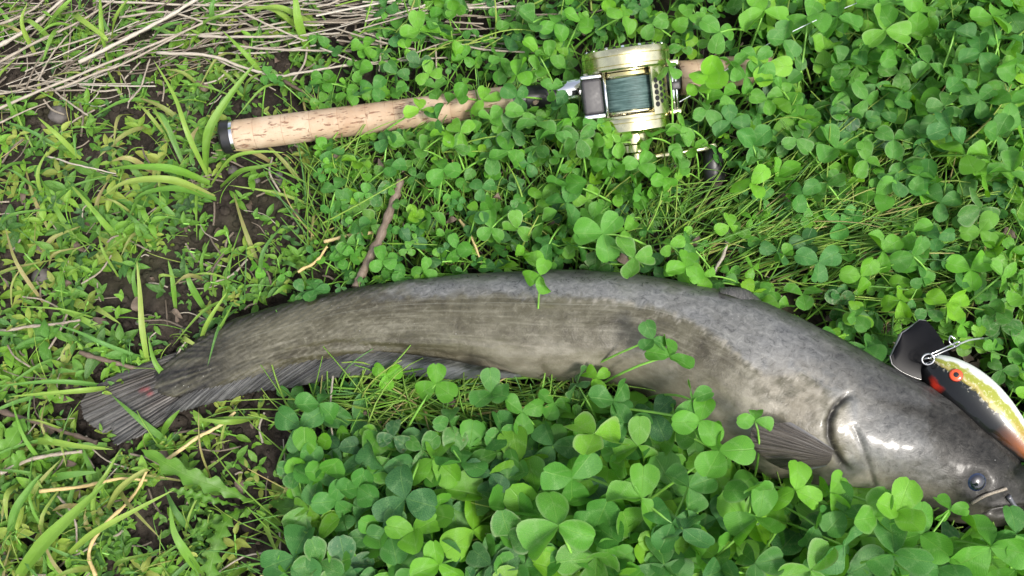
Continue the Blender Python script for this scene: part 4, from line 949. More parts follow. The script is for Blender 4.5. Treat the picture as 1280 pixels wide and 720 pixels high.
def thin(px, py, ang, ln, h0, h1, w, tint, acc=fine, n=7):
    P0 = at(px, py, 0); d = np.array([math.cos(ang), math.sin(ang), 0])*ln*PX
    a = np.array([P0[0], P0[1], h0]); c = a+d+[0, 0, h1-h0]; m = (a+c)/2+np.array([random.uniform(-.2, .2)*ln*PX, random.uniform(-.2, .2)*ln*PX, random.uniform(.3, .6)*abs(h1-h0)+.004])
    t = np.linspace(0, 1, n)[:, None]; C = (1-t)**2*a+2*t*(1-t)*m+t*t*c
    v, f, u = tube_v(C, np.linspace(w, w*.45, n), 4, False); acc.add(v, f, u, tint)
def gt(): return (min(1, max(0, random.gauss(.55, .22))), min(1, max(.1, random.gauss(.55, .15))), 0, 1)
# fan of fine stems between reel and fish back, sweeping up to the right
for _ in range(420):
    px, py = random.gauss(960, 90), random.gauss(315, 45)
    if in_fish_px(px, py) or py < 215: continue
    thin(px, py, R(random.gauss(25, 22)), random.uniform(70, 190), random.uniform(.004, .02), random.uniform(.02, .045), random.uniform(.0005, .0009), gt())
for _ in range(500):
    px, py = random.uniform(1000, 1330), random.uniform(60, 480)
    if blocked(px, py): continue
    thin(px, py, R(random.gauss(40, 50)), random.uniform(50, 150), random.uniform(.003, .015), random.uniform(.02, .045), random.uniform(.0005, .0009), gt())
for _ in range(700):
    px, py = random.uniform(380, 880), random.uniform(140, 350)
    if blocked(px, py): continue
    thin(px, py, R(random.uniform(20, 160)), random.uniform(30, 100), random.uniform(.0, .01), random.uniform(.015, .035), random.uniform(.0004, .0008), gt())
for _ in range(800):
    px, py = random.uniform(370, 1320), random.uniform(475, 760)
    if blocked(px, py): continue
    thin(px, py, R(random.uniform(-30, 200)), random.uniform(50, 140), random.uniform(.0, .012), random.uniform(.015, .040), random.uniform(.0005, .0009), gt())
for _ in range(260):
    px, py = random.uniform(400, 1300), random.choice([random.uniform(-20, 350), random.uniform(480, 740)])
    if blocked(px, py): continue
    thin(px, py, R(random.uniform(-20, 120)), random.uniform(40, 120), random.uniform(.022, .03), random.uniform(.032, .05), random.uniform(.0006, .0009), (random.uniform(.5, .9), random.uniform(.5, .8), 0, 1))
for _ in range(160):
    px, py = random.uniform(380, 700), random.uniform(478, 530)
    thin(px, py, R(random.gauss(-15, 40)), random.uniform(60, 160), random.uniform(.012, .02), random.uniform(.02, .035), random.uniform(.0005, .0009), gt())
def wx(px, py):    # weedy side of the picture
    return px < 395+25*math.sin(py*.03) if py < 470 else px < 372
def wdens(px, py):
    if not wx(px, py): return 0
    for cx, cy, r in ((325,255,55),(200,370,50),(135,360,30),(60,150,30),(320,560,50),(20,95,28),(345,690,35),(60,460,25),(190,660,25),(330,205,30),(15,330,22),(225,380,38),(90,500,26),(120,600,24),(300,640,34),(60,90,20),(250,300,20),(345,540,26)):
        if math.hypot(px-cx, py-cy) < r: return .13
    return 1.0
for _ in range(700):
    px, py = random.uniform(-150, 400), random.uniform(-150, 870)
    if random.random() > wdens(px, py) or in_fish_px(px, py): continue
    thin(px, py, R(random.uniform(0, 360)), random.uniform(15, 70), 0, random.uniform(.006, .02), random.uniform(.0003, .0006), gt())
obj('fine_grass', fine.mesh('fine_grass'), M_gras_s, kind='stuff', label='fine green grass stems tangled among the leaves', category='grass')

# large blades: width px, hue, value, points (x, y, height cm), label
BL = [
 (15, .55, .5, [(252,205,2),(262,165,4),(288,120,5.2),(320,78,6)], 'broad upright green grass blade beside the rod butt'),
 (8, .7, .55, [(256,215,1.5),(236,170,3.5),(218,120,4.5),(192,75,5)], 'narrow grass blade leaning up and left from the tuft by the rod butt'),
 (15, .5, .6, [(256,220,2),(215,212,3.4),(170,209,3.8),(132,212,3)], 'broad grass blade lying level leftwards from the tuft by the rod butt'),
 (13, .85, .5, [(262,238,1.5),(215,226,3),(160,228,3.2),(128,246,2.4)], 'yellowish drooping grass blade just under the level one'),
 (11, .4, .5, [(264,240,1.5),(225,236,2.5),(185,240,2.5),(165,252,2)], 'dull grass blade lowest of the tuft by the rod butt'),
 (7, .7, .6, [(258,222,2),(290,198,3.6),(325,190,4.2),(356,191,4)], 'thin grass blade passing just below the cork handle'),
 (10, .55, .45, [(270,225,1.5),(300,215,2.5),(330,208,2.8),(350,202,2.5)], 'short grass blade below the butt end of the rod'),
 (9, .8, .6, [(179,458,1.2),(178,410,2.5),(175,365,3.2),(171,326,3.8)], 'upright yellow-green blade standing over the tail wrist'),
 (8, .75, .6, [(243,424,2),(262,400,3),(284,365,4)], 'grass blade slanting over the tail end of the back'),
 (7, .6, .5, [(250,425,1.5),(275,410,2.5),(292,378,3.6)], 'second grass blade slanting over the tail end, just right of the first'),
 (6, .2, .65, [(172,442,1.5),(130,430,2.3),(100,416,2.5),(68,405,2.2)], 'narrow bluish blade left of the tail'),
 (7, .3, .6, [(135,480,1),(90,478,2),(45,478,2.4),(-10,484,2)], 'bluish level blade at the left edge beside the tail'),
 (8, .75, .6, [(140,478,1.2),(110,488,2),(60,492,2.4),(10,496,2)], 'bright level blade just below the bluish one beside the tail'),
 (22, .6, .55, [(8,724,2),(55,680,3.6),(95,640,4.4),(134,602,4.6)], 'broadest green grass blade in the near left corner'),
 (14, .35, .45, [(2,680,1),(20,640,2.2),(38,610,2.8),(52,592,3)], 'dull broad blade left of the broadest one'),
 (9, .8, .6, [(68,698,2),(115,668,3.2),(165,640,3.8),(218,612,3.8)], 'long slender bright blade crossing below the tail'),
 (10, .7, .55, [(20,548,1),(60,552,2),(100,558,2.4),(142,562,2.4)], 'bright level blade touching the lower tail tip'),
 (11, .3, .45, [(50,600,.8),(75,596,1.8),(100,592,2),(122,590,2)], 'short dull blade below the tail'),
 (12, .5, .5, [(250,722,1),(232,690,2.2),(218,665,2.8),(212,632,3)], 'green blade rising at the bottom edge beside the lobed leaves'),
 (10, .9, .55, [(125,640,1),(150,612,2.3),(178,590,2.8),(188,588,2.5)], 'yellowish blade pointing up and right below the tail'),
 (8, .65, .5, [(112,660,1),(118,620,2.4),(135,590,3),(150,562,3)], 'slim green blade rising to the tail fin'),
 (11, .6, .6, [(48,28,2),(75,14,3.4),(95,-6,4)], 'curved broad blade near the far left corner'),
 (9, .8, .6, [(36,58,2),(28,30,3.4),(34,4,4)], 'thin upright blade in the far left corner'),
 (10, .75, .6, [(86,6,2),(98,22,3.4),(130,46,3.6),(134,55,3)], 'blade pointing down right through the dry stalks'),
 (9, .65, .6, [(130,72,1.5),(128,40,3.4),(126,10,4),(124,-10,4)], 'vertical blade in front of the dry stalks'),
 (10, .8, .55, [(132,44,2),(146,20,3.5),(166,-8,4)], 'blade leaning right beside the vertical one at the top edge'),
 (14, .6, .6, [(382,55,1.5),(374,30,3.4),(370,4,4.4),(368,-14,4.6)], 'broad vertical blade at the top edge above the cork handle'),
 (12, .3, .65, [(180,44,2),(205,34,3),(232,26,3)], 'pale bluish broad blade lying on the dry stalks'),
 (13, .75, .55, [(392,22,2),(350,10,3),(312,14,2.8)], 'broad bright blade pointing left at the top edge'),
 (8, .6, .55, [(330,90,2),(305,66,3.2),(278,38,3.6)], 'slim blade crossing the dry stalks above the rod butt'),
 (7, .55, .6, [(100,28,2),(72,30,3),(45,44,3)], 'short bright blade at the far left among the stalks'),
 (9, .5, .45, [(215,480,1),(195,455,1.5),(185,420,2)], 'short blade behind the tail wrist'),
 (8, .5, .45, [(214,380,1),(216,350,1.8),(210,325,2.2)], 'dull blade standing on the bare soil left of the back'),
 (7, .35, .4, [(168,375,.8),(167,350,1.4),(170,330,1.6)], 'short dark blade on the soil left of the back'),
 (10, .4, .45, [(250,380,1),(238,355,1.8),(232,330,2)], 'drooping dull blade on the soil above the tail'),
 (12, .55, .45, [(195,545,1),(210,530,2),(225,512,2)], 'green blade emerging from under the tail fin'),
 (9, .7, .5, [(320,515,1.2),(285,528,2),(240,522,1.8)], 'blade tucked under the lower edge of the tail'),
 (9, .35, .35, [(225,200,1),(205,150,2),(190,140,2)], 'dull short blade left of the rod butt'),
]
for w, hue, val, pts, lab in BL:
    P = np.array([at(x, y, h/100) for x, y, h in pts]); c = P[0].copy()
    P[0][2] = max(.0, P[0][2]-.012)
    v, f, u = blade(P, w*PX/2, 18, random.uniform(.2, .5), twist=random.uniform(-.5, .5))
    o = obj('grass_blade', quad_mesh('grass_blade', v-c, f, u), M_gras); o.location = c
    o['label'] = lab; o['category'] = 'grass blade'; o['group'] = 'large grass blades'; o.color = (hue, val, .15, 1)
# more anonymous blades joined as cover
gb = Acc()
for _ in range(560):
    px, py = random.uniform(-160, 400), random.uniform(-160, 880)
    if random.random() > wdens(px, py)*.9 or in_fish_px(px, py) or in_poly(px, py, ROD_POLY): continue
    a = random.uniform(0, 6.28); L = random.uniform(25, 105); P0 = at(px, py, 0); d = np.array([math.cos(a), math.sin(a), 0])*L*PX; h = random.uniform(.008, .026)
    P = np.array([P0+[0, 0, .0], P0+d*.4+[0, 0, h], P0+d+[0, 0, h*random.uniform(.4, 1.2)]])
    v, f, u = blade(P, random.uniform(1.6, 5)*PX, 9, .3, twist=random.uniform(-.6, .6)); gb.add(v, f, u, (random.uniform(.2, 1), random.uniform(.25, .6), random.random()*.5, 1))
obj('grass_cover', gb.mesh('grass_cover'), M_gras_s, kind='stuff', label='short grass growing between the weeds', category='grass')

# ------------------------------------------------------------------ small weeds on the bare side
WREG = [('among the dry stalks', lambda x, y: y < 70), ('left of the rod butt', lambda x, y: y < 200 and x < 280), ('just below the cork handle', lambda x, y: y < 300 and x >= 270), ('at the left edge above the tail', lambda x, y: y < 420 and x < 130), ('on the soil above the tail', lambda x, y: y < 470),
        ('left of the tail fin', lambda x, y: y < 560 and x < 120), ('below the tail fin', lambda x, y: x < 230), ('right of the lobed leaves below the tail', lambda x, y: True)]
def wreg(x, y):
    for n, f in WREG:
        if f(x, y): return n
def wsize(px, py):
    if py > 380 and px < 140: return 30
    if py > 600: return 22
    if 190 < py < 380 and px < 230: return 28
    return 20
def sprig(px, py, Lp, n):
    P = at(px, py, 0); z = gz(P[0], P[1]); ht = random.uniform(.008, .022); lean = random.uniform(0, 6.28); base = np.array([P[0], P[1], z])
    tip = base+np.array([math.cos(lean)*ht*.8, math.sin(lean)*ht*.8, ht]); t = np.linspace(0, 1, 5)[:, None]
    sp_ = base*(1-t)+tip*t; Ms = []; a = random.uniform(0, 6.28)
    for k in range(n):
        f = .25+.75*k/(n-1); p = base*(1-f)+tip*f; s = Lp*PX*(1.12-.5*f)*random.uniform(.8, 1.15)
        Ms.append(Matrix.Translation(Vector(p)) @ rotz(a) @ rotx(random.uniform(-.1, .45)+.35*f) @ Matrix.Diagonal((s, s, s, 1)))
        a += math.pi if k % 2 == 0 else math.pi/2+random.uniform(-.3, .3)
    return base, sp_, Ms
HW = [(80,448,30),(60,425,26),(100,398,24),(158,470,24),(30,520,22),(55,345,24),(95,305,24),(35,300,26),(120,295,26),(70,270,22),(150,330,24),(160,445,18),(345,270,18),(150,430,20),(20,360,22),(105,370,22),(155,160,17),(235,185,17),(200,150,15),(260,100,16),(235,120,16),(290,190,16),(330,215,20),(20,250,16),(90,190,16),(130,180,16),(60,210,15),(190,100,14),(280,135,15),(115,455,20),(315,380,22),(12,440,24),(40,465,24),(350,150,14),(170,120,15),(230,255,20),(190,300,20),(220,280,18),(290,250,16),(350,350,16),(300,560,18),(330,600,16),(290,505,16),(120,520,18),(35,700,16),(170,700,16),(215,655,15),(270,690,15),(300,545,14),(320,505,14),(255,610,14)]
ws = [(x, y, s) for x, y, s in HW]
for _ in range(3000):
    if len(ws) >= 200: break
    px, py = random.uniform(-8, 400), random.uniform(-5, 725)
    if random.random() > wdens(px, py) or blocked(px, py) or any(math.hypot(px-x, py-y) < 15 for x, y, _ in ws): continue
    ws.append((px, py, wsize(px, py)*random.uniform(.75, 1.1)))
for px, py, s in ws:
    n = random.choice([5, 6, 7]) if s > 15 else 5
    b, sp_, Ms = sprig(px, py, s*1.25, n); hue = min(1, max(0, random.gauss(.60, .24)))
    size = 'large' if s > 21 else 'small'; col = 'yellow-green' if hue > .62 else ('dark green' if hue < .34 else 'bright green')
    t = thing('weed_sprig', f'{size} {col} weed sprig '+where_(px, py), 'weed', b, 'weed sprigs on the bare soil')
    colr = (hue, min(1, max(0, random.gauss(.5, .16))), max(0, random.gauss(.1, .4)), 1)
    for M in Ms:
        o = obj('leaf', random.choice(LNm), M_weed, t, Matrix.Translation(-Vector(b)) @ M); o.color = colr
    obj('stem', tube_mesh('stem', sp_-b, .0006, 5), M_stem, t)
wc = Acc(); wst = Acc()
for _ in range(2100):
    px, py = random.uniform(-170, 400), random.uniform(-160, 880)
    if random.random() > wdens(px, py)*.9 or blocked(px, py): continue
    b, sp_, Ms = sprig(px, py, wsize(px, py)*random.uniform(.3, .9), 5); tn = (min(1, max(0, random.gauss(.56, .27))), random.uniform(.2, .68), max(0, random.gauss(.1, .35)), 1)
    for M in Ms: T = random.choice(LNs); wc.add(xf(T, M), T[1], T[2], tn)
# tiny weeds among the clover as well
for _ in range(1500):
    px, py = random.uniform(360, 1440), random.uniform(-150, 860)
    if blocked(px, py): continue
    b, sp_, Ms = sprig(px, py, random.uniform(8, 14), 4); tn = (random.uniform(.1, .6), random.uniform(.2, .45), 0, 1)
    for M in Ms: T = random.choice(LNs); wc.add(xf(T, M), T[1], T[2], tn)
for _ in range(5000):
    px, py = random.uniform(-1000, 600), random.uniform(-900, 1500)
    if not beyond(px, py) or px > 395+70*math.sin(py*.004): continue
    b, sp_, Ms = sprig(px, py, random.uniform(12, 26), 5); tn = (min(1, max(0, random.gauss(.56, .27))), random.uniform(.2, .68), max(0, random.gauss(.1, .35)), 1)
    for M in Ms: T = random.choice(LNs); wc.add(xf(T, M), T[1], T[2], tn)
obj('weed_cover', wc.mesh('weed_cover'), M_weed_s, kind='stuff', label='carpet of tiny green weeds over the soil', category='weed cover')

# lobed leaves of the dandelion-like plant
def lobed(pts, w, lobes, deep, seed):
    C = catmull(np.array([at(x, y, h/100) for x, y, h in pts]), lobes*6+1); n = len(C)
    T = np.gradient(C, axis=0); T /= np.linalg.norm(T, axis=1)[:, None]; S = np.cross(T, [0, 0, 1.]); S /= np.linalg.norm(S, axis=1)[:, None]; N = np.cross(S, T)
    rs = np.random.default_rng(seed); V = []; U = []; t = np.linspace(0, 1, n)
    env = np.clip(.10+1.15*np.sin(np.pi*np.clip(t*.95+.05, 0, 1)**1.5), 0, 1); env[-1] = .1
    for k, s in enumerate((-1, -.55, 0, .55, 1)):
        ph = (t*lobes+(.0 if s < 0 else .25)) % 1
        saw = np.where(ph < .7, ph/.7, (1-ph)/.3); lob = 1-deep*(1-saw)*(abs(s) > .9)-deep*.35*(1-saw)*(abs(s) == .55)
        wd = w*PX/2*env*lob*s
        back = -T*(abs(s)*w*PX*.18)[..., None] if False else T*0
        V.append(C+S*wd[:, None]+N*(.25*np.abs(wd)+.0012*np.sin(t*lobes*6.28+k)*abs(s))[:, None]+T*(abs(s)*w*PX*.12)); U.append(np.stack([np.full(n, s), t, t*0], -1))
    return np.stack(V, 1).reshape(-1, 3), grid_faces(n, 5), np.stack(U, 1).reshape(-1, 3)
lb = at(322, 632, .004)
t = thing('lobed_weed', 'weed with long deeply lobed leaves spreading on the soil below the tail', 'weed', lb)
for i, (pts, w, lo, dp) in enumerate([([(325,632,.6),(280,612,2),(230,592,2.6),(178,562,2.4)], 30, 6, .55), ([(300,632,.6),(270,626,1.8),(240,618,2.2),(212,612,2.2)], 16, 8, .75), ([(318,633,.6),(285,650,1.8),(268,690,2.4),(260,735,2.2)], 34, 8, .7), ([(336,628,.6),(360,634,2),(385,644,2.6),(416,652,2.4)], 46, 5, .35), ([(326,630,.6),(300,640,1.2),(270,650,1.4),(238,668,1.3)], 18, 7, .7)]):
    v, f, u = lobed(pts, w*.82, lo, min(.85, dp*1.25), i); o = obj('leaf', quad_mesh('leaf', v-lb, f, u), M_weed, t); o.color = (.50-.1*(i == 3), .42, .35, 1)
lb2 = at(5, 560, .003)
t = thing('lobed_weed', 'smaller lobed weed at the left edge below the tail', 'weed', lb2)
for i, (pts, w, lo, dp) in enumerate([([(-10,585,.6),(5,565,1.8),(18,545,2),(30,525,2)], 26, 4, .5), ([(-10,585,.6),(15,580,1.8),(30,565,2)], 20, 4, .5)]):
    v, f, u = lobed(pts, w, lo, dp, i+9); o = obj('leaf', quad_mesh('leaf', v-lb2, f, u), M_weed, t); o.color = (.5, .55, .1, 1)

# ------------------------------------------------------------------ dry stalks, twigs
ST_ = [  # width px, tone, points, material, label
 (9,.75,[(-10,62),(40,30),(85,-8)],'s','thick pale dry stalk across the far left corner'),
 (6,.5,[(-10,82),(50,50),(110,20),(150,-6)],'s','dry stalk just below the thick pale one in the far left corner'),
 (6,.6,[(-10,140),(60,108),(130,78),(205,48),(325,-6)],'s','long dry stalk rising from the left edge to the top edge'),
 (8,.8,[(98,78),(150,52),(200,26),(252,-4)],'s','pale thick dry stalk rising right to the top edge'),
 (6,.55,[(70,112),(120,92),(160,78),(232,40)],'s','dry stalk lying on the long rising one'),
 (7,.7,[(196,66),(262,70),(300,82),(345,94),(380,90),(445,80),(580,70)],'s','long level dry stalk running towards the clover above the cork'),
 (6,.65,[(248,45),(330,46),(425,42)],'s','level dry stalk highest above the cork handle'),
 (5,.6,[(290,58),(360,62),(440,64)],'s','level dry stalk between its two neighbours above the cork'),
 (5,.6,[(300,14),(340,34),(380,52)],'s','dry stalk slanting down right above the cork'),
 (5,.7,[(120,2),(240,6),(330,8),(450,18)],'s','level dry stalk along the top edge'),
 (4,.5,[(88,28),(84,70),(80,122)],'s','thin dry stalk hanging downwards at the left'),
 (4,.6,[(40,84),(62,108),(78,122),(112,146)],'s','bent thin dry stalk at the left'),
 (4,.55,[(48,100),(70,62),(100,28)],'s','thin dry stalk crossing the bundle at the left'),
 (5,.5,[(-10,120),(30,112),(70,100)],'s','short dry stalk at the left edge'),
 (4,.5,[(-8,158),(30,140),(62,126)],'s','lowest dry stalk at the left edge'),
 (5,.65,[(238,-4),(256,10),(280,20)],'s','short dry stalk at the top edge'),
 (4,.5,[(160,128),(176,108),(186,72)],'s','short thin dry stalk standing among weeds'),
 (4,.6,[(270,74),(310,92),(345,112)],'s','thin dry stalk slanting towards the cork'),
 (5,.55,[(540,46),(600,62),(650,66),(700,68)],'s','dry stalk showing through the clover above the cork'),
 (4,.6,[(400,60),(470,80),(560,52)],'s','thin arched dry stalk in the clover above the cork'),
 (4,.5,[(545,58),(545,80),(542,116)],'s','short upright dry stalk touching the cork handle'),
 (4,.5,[(475,40),(476,66),(474,90)],'s','short upright dry stalk left of that on the cork'),
 (5,.6,[(150,22),(210,14),(270,30),(310,28)],'s','curved dry stalk near the top edge'),
 (6,.5,[(0,30),(40,12),(60,-8)],'s','short thick dry stalk in the very corner'),
 (4,.7,[(60,196),(100,206),(145,216)],'s','thin dry stalk lying among weeds left of the rod'),
 (5,.8,[(207,576),(240,552),(270,535),(292,517)],'g','yellow straw leaning against the lower tail edge'),
 (5,.6,[(50,615),(100,610),(150,600),(182,602)],'g','bent yellow straw below the tail fin'),
 (5,.7,[(325,722),(355,700),(378,684),(432,656)],'g','yellow straw at the bottom edge beside the clover'),
 (5,.6,[(120,720),(112,690),(132,655),(165,622),(182,590)],'g','kinked pale straw in the near left corner'),
 (5,.8,[(405,302),(440,294),(478,290)],'g','yellow straw in the clover left of the brown twig'),
 (4,.8,[(574,274),(590,300),(606,345)],'g','yellow straw standing just above the fish back'),
 (4,.6,[(372,340),(395,326),(410,308)],'g','short yellow straw at the edge of the clover'),
 (4,.5,[(72,620),(92,648),(96,690)],'s','thin dry stalk in the near left corner'),
 (7,.45,[(-10,415),(30,408),(70,404),(100,400)],'s','flat dry stalk at the left edge above the tail'),
 (6,.5,[(100,440),(140,452),(175,462)],'t','brown twig ending at the tail wrist'),
 (6,.3,[(-10,510),(40,525),(80,540),(120,554)],'t','dark twig pointing at the tail tip'),
 (8,.5,[(0,592),(40,574),(100,566)],'s','grey flat stalk at the left edge below the tail'),
 (12,.7,[(446,360),(458,335),(475,305),(492,265),(505,228)],'t','thick brown twig standing behind the fish back'),
 (7,.6,[(672,478),(684,510),(700,545)],'t','brown twig below the belly of the fish'),
 (5,.5,[(700,490),(690,520),(712,550)],'t','thinner brown twig crossing the one below the belly'),
 (7,.7,[(912,285),(905,320),(893,345)],'s','pale bark strip in the fine grass behind the back'),
 (7,.4,[(782,676),(796,698),(812,722)],'t','dark brown twig at the bottom edge below the belly'),
 (5,.5,[(860,660),(880,690),(884,722)],'t','brown twig at the bottom edge among clovers'),
 (4,.6,[(416,470),(412,520),(418,570)],'s','thin dry stalk at the clover edge below the anal fin'),
 (5,.3,[(355,100),(375,112),(400,122)],'t','dark little twig just above the cork handle'),
 (4,.6,[(1010,150),(1035,180),(1050,210)],'s','thin dry stalk deep in the clover at the right'),
]
def stalk_thing(w, tone, pts, mt, lab, hs=None):
    n = max(10, len(pts)*7); h0 = .016 if mt != 't' else .010
    if pts[0][1] < 160 and pts[0][0] < 400: h0 = random.uniform(.008, .024)
    if 'clover' in lab or 'back' in lab or 'right' in lab: h0 = random.uniform(.022, .034)
    P = catmull(np.array([at(x, y, h0+random.uniform(-.003, .003)) for x, y in pts]), n); c = P[0].copy()
    P = P+np.stack([np.cumsum(rng.normal(0, .00014, n)) for _ in range(3)], -1)
    r = w*PX/2*(.62 if mt == 's' else .9)*(1+.12*np.sin(np.arange(n)*1.3+random.random()*6))*np.linspace(1, random.uniform(.55, .95), n)
    if mt == 't': r = r*(1+rng.uniform(-.15, .25, n))
    # a stalk has joints: short swellings
    for k in range(3, n, 9): r[k] *= 1.22
    nm = 'dry_stalk' if mt != 't' else 'twig'
    o = obj(nm, tube_mesh(nm, P-c, r, 8, (tone, random.random(), 0, 1)), {'s': M_straw, 'g': M_gold, 't': M_twig}[mt]); o.location = c
    o['label'] = lab; o['category'] = 'dry stalk' if mt != 't' else 'twig'; o['group'] = 'dry stalks' if mt != 't' else 'twigs'
for a in ST_: stalk_thing(*a)
# the bit of stem on the mouth
Pm = [fish_surf(1212, 629)[0], fish_surf(1230, 620)[0], fish_surf(1255, 610)[0]]; Pm = np.array(Pm)+[0, 0, .0016]
o = obj('dry_stalk', tube_mesh('dry_stalk', catmull(Pm, 12)-Pm[0], .0010, 6, (.5, .3, 0, 1)), M_straw); o.location = Pm[0]
o['label'] = 'bit of dry stem lying on the fish mouth below the eye'; o['category'] = 'dry stalk'
# small dry litter
lit = Acc()
for _ in range(1500):
    left = random.random() < .6
    px, py = (random.uniform(-150, 400), random.uniform(-150, 870)) if left else (random.uniform(400, 1400), random.uniform(-100, 850))
    if in_fish_px(px, py): continue
    if left and random.random() > (.9 if py < 140 else .45): continue
    P0 = at(px, py, 0); a = random.gauss(.35, .5) if py < 140 else random.uniform(0, 6.28); L = random.uniform(8, 60)*PX; h = random.uniform(.001, .010)
    C = catmull(np.array([P0+[0, 0, h], P0+np.array([math.cos(a), math.sin(a), 0])*L*.5+[random.uniform(-.06, .06)*L, random.uniform(-.06, .06)*L, h+random.uniform(-.001, .003)], P0+np.array([math.cos(a+.2), math.sin(a+.2), 0])*L+[0, 0, h]]), 7)
    v, f, u = tube_v(C, random.uniform(.0003, .0009), 5, False); lit.add(v, f, u, (random.uniform(.0, .7), random.random(), 0, 1))
for _ in range(300):
    px, py = random.uniform(-150, 430), random.uniform(-90, 135)
    if py > 150-px*.22: continue
    P0 = at(px, py, 0); a = R(random.choice([28, 30, 35, 24, 0, -5, 4, 60, 80])+random.gauss(0, 7)); a = a if px < 230 else a*.35; L = random.uniform(25, 190)*PX; h = random.uniform(.003, .017); r = random.uniform(.0002, .0008)
    C = catmull(np.array([P0+[0, 0, h], P0+np.array([math.cos(a), math.sin(a), 0])*L*.5+[random.uniform(-.002, .002), random.uniform(-.002, .002), random.uniform(-.002, .003)+h], P0+np.array([math.cos(a+.06), math.sin(a+.06), 0])*L+[0, 0, h]]), 9)
    v, f, u = tube_v(C, r, 5, False); lit.add(v, f, u, (random.uniform(.0, .95), random.random(), 0, 1))
for _ in range(130):
    P0 = at(random.uniform(360, 610), random.uniform(-30, 72), 0); a = random.gauss(.0, .25); L = random.uniform(30, 150)*PX; h = random.uniform(.016, .034)
    C = catmull(np.array([P0+[0, 0, h], P0+np.array([math.cos(a), math.sin(a), 0])*L*.5+[0, random.uniform(-.002, .002), h+.001], P0+np.array([math.cos(a+.06), math.sin(a+.06), 0])*L+[0, 0, h]]), 9)
    v, f, u = tube_v(C, random.uniform(.0003, .0008), 5, False); lit.add(v, f, u, (random.uniform(.2, .95), random.random(), 0, 1))
obj('dry_litter', lit.mesh('dry_litter'), M_straw, kind='stuff', label='scattered bits of dry straw and stems on the ground', category='litter')
br = Acc()   # curled brown leaf bits
for _ in range(420):
    px, py = random.uniform(-120, 1400), random.uniform(-120, 850)
    if in_fish_px(px, py) or in_poly(px, py, ROD_POLY): continue
    P = at(px, py, 0); s = random.uniform(6, 18)*PX; h = random.uniform(.001, .008) if px < 400 else random.uniform(.004, .034)
    M = Matrix.Translation(Vector((P[0], P[1], h))) @ rotz(random.uniform(0, 6.28)) @ rotx(random.uniform(-1, 1)) @ roty(random.uniform(-1.2, 1.2)) @ Matrix.Diagonal((s*1.4, s, s, 1))
    T = random.choice(LN[:4]); v = xf((T[0]+np.array([0, 0, 1])*(.25*np.sin(T[0][:, 1:2]*5)), 0), M); br.add(v, T[1], T[2], (random.uniform(.1, .8), random.random(), 0, 1))
obj('dead_leaves', br.mesh('dead_leaves'), M_twig, kind='stuff', label='small curled dead leaf scraps among the plants', category='dead leaves')

# ------------------------------------------------------------------ pebbles and soil crumbs
def lump(seed, nu=10, nv=8, rough=.35):
    rs = np.random.default_rng(seed); V = []
    th = np.linspace(.12, np.pi-.12, nv); ph = np.linspace(0, 2*np.pi, nu, endpoint=False)
    T_, P_ = np.meshgrid(th, ph, indexing='ij'); D = np.stack([np.sin(T_)*np.cos(P_), np.sin(T_)*np.sin(P_), np.cos(T_)*.75], -1)
    r = 1+rough*(fbm(D*1.6+rs.uniform(0, 50, 3), 3, seed)-.5)*2
    V = (D*r[..., None]).reshape(-1, 3); return V, grid_faces(nv, nu, True)
LUMP = [lump(s, 8, 6) for s in range(8)]
cl = Acc()
for _ in range(5200):
    if random.random() < .75: px, py = random.uniform(-60, 410), random.uniform(-60, 780)
    else: px, py = random.uniform(400, 1350), random.uniform(-60, 780)
    P = at(px, py, 0); s = random.choice([1, 1, 1.4, 2.4, 3.2])*random.uniform(.0007, .0017); V, F = random.choice(LUMP)
    M = np.array(rotz(random.uniform(0, 6.28)))[:3, :3]*s
    cl.add(V @ M.T+[P[0], P[1], gz(P[0], P[1])+s*.3], F)
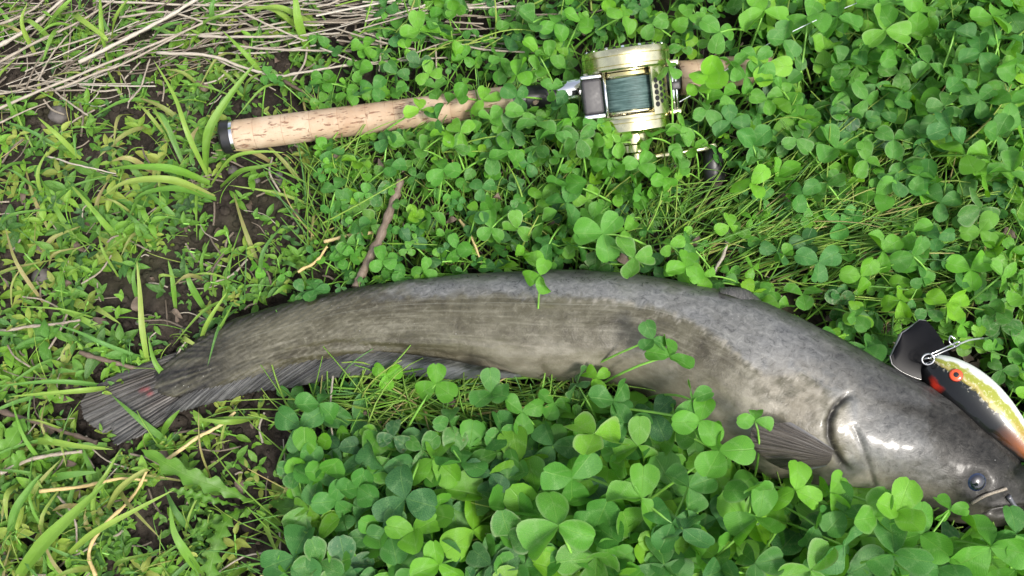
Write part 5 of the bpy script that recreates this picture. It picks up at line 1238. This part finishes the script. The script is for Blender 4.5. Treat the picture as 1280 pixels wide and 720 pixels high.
obj('soil_crumbs', cl.mesh('soil_crumbs'), M_soil, kind='stuff', label='loose dark soil crumbs', category='soil crumbs')
M_peb = simple('pebble_stone', (.10, .09, .085), .75, nz=(90, .5)).m
for i, (x, y, s, lab) in enumerate([(50,345,12,'rounded grey pebble among weeds at the left edge'),(70,140,13,'largest brown stone left of the weeds near the dry stalks'),(290,212,7,'grey pebble just below the rod butt'),(348,216,5,'small pale pebble below the cork handle'),(352,226,7,'dark pebble beside the pale one below the cork'),(256,388,7,'pebble beside the back of the tail'),(252,400,6,'small pale pebble touching the tail back'),(170,400,4,'tiny pebble on bare soil'),(228,412,6,'dark wet pebble at the tail back'),(1020,360,10,'brownish stone in the fine grass behind the head'),(262,622,6,'grey pebble under the lobed leaves'),(8,265,8,'grey stone at the far left edge'),(320,224,5,'small stone on the soil under the rod')]):
    V, F = lump(100+i, 20, 14, .3); P = at(x, y, 0); r = s*PX; me = quad_mesh('pebble', V*r, F); o = obj('pebble', me, M_peb); o.location = (P[0], P[1], gz(P[0], P[1])+r*.35); o['label'] = lab; o['category'] = 'pebble'; o['group'] = 'pebbles on the soil'

# ------------------------------------------------------------------ tell look-alike neighbours apart by their order
ORD = ['first', 'second', 'third', 'fourth', 'fifth', 'sixth', 'seventh', 'eighth']
grp = {}
for o in list(COL.objects):
    if o.parent is None and o.get('category') in ('clover', 'weed') and o.type == 'EMPTY': grp.setdefault(o['label'], []).append(o)
for lab, L in grp.items():
    if len(L) < 2: continue
    xs = [o.location.x for o in L]; ys = [o.location.y for o in L]; hor = max(xs)-min(xs) >= max(ys)-min(ys)
    L.sort(key=lambda o: o.location.x if hor else -o.location.y)
    names = {2: ['left', 'right'] if hor else ['upper', 'lower'], 3: ['leftmost', 'middle', 'rightmost'] if hor else ['topmost', 'middle', 'lowest']}.get(len(L)) or [ORD[i]+(' leftmost' if hor else ' topmost') for i in range(len(L))]
    for o, n in zip(L, names): o['label'] = (n+' '+lab) if len(L) <= 3 else n.replace('first ', '')+' '+lab
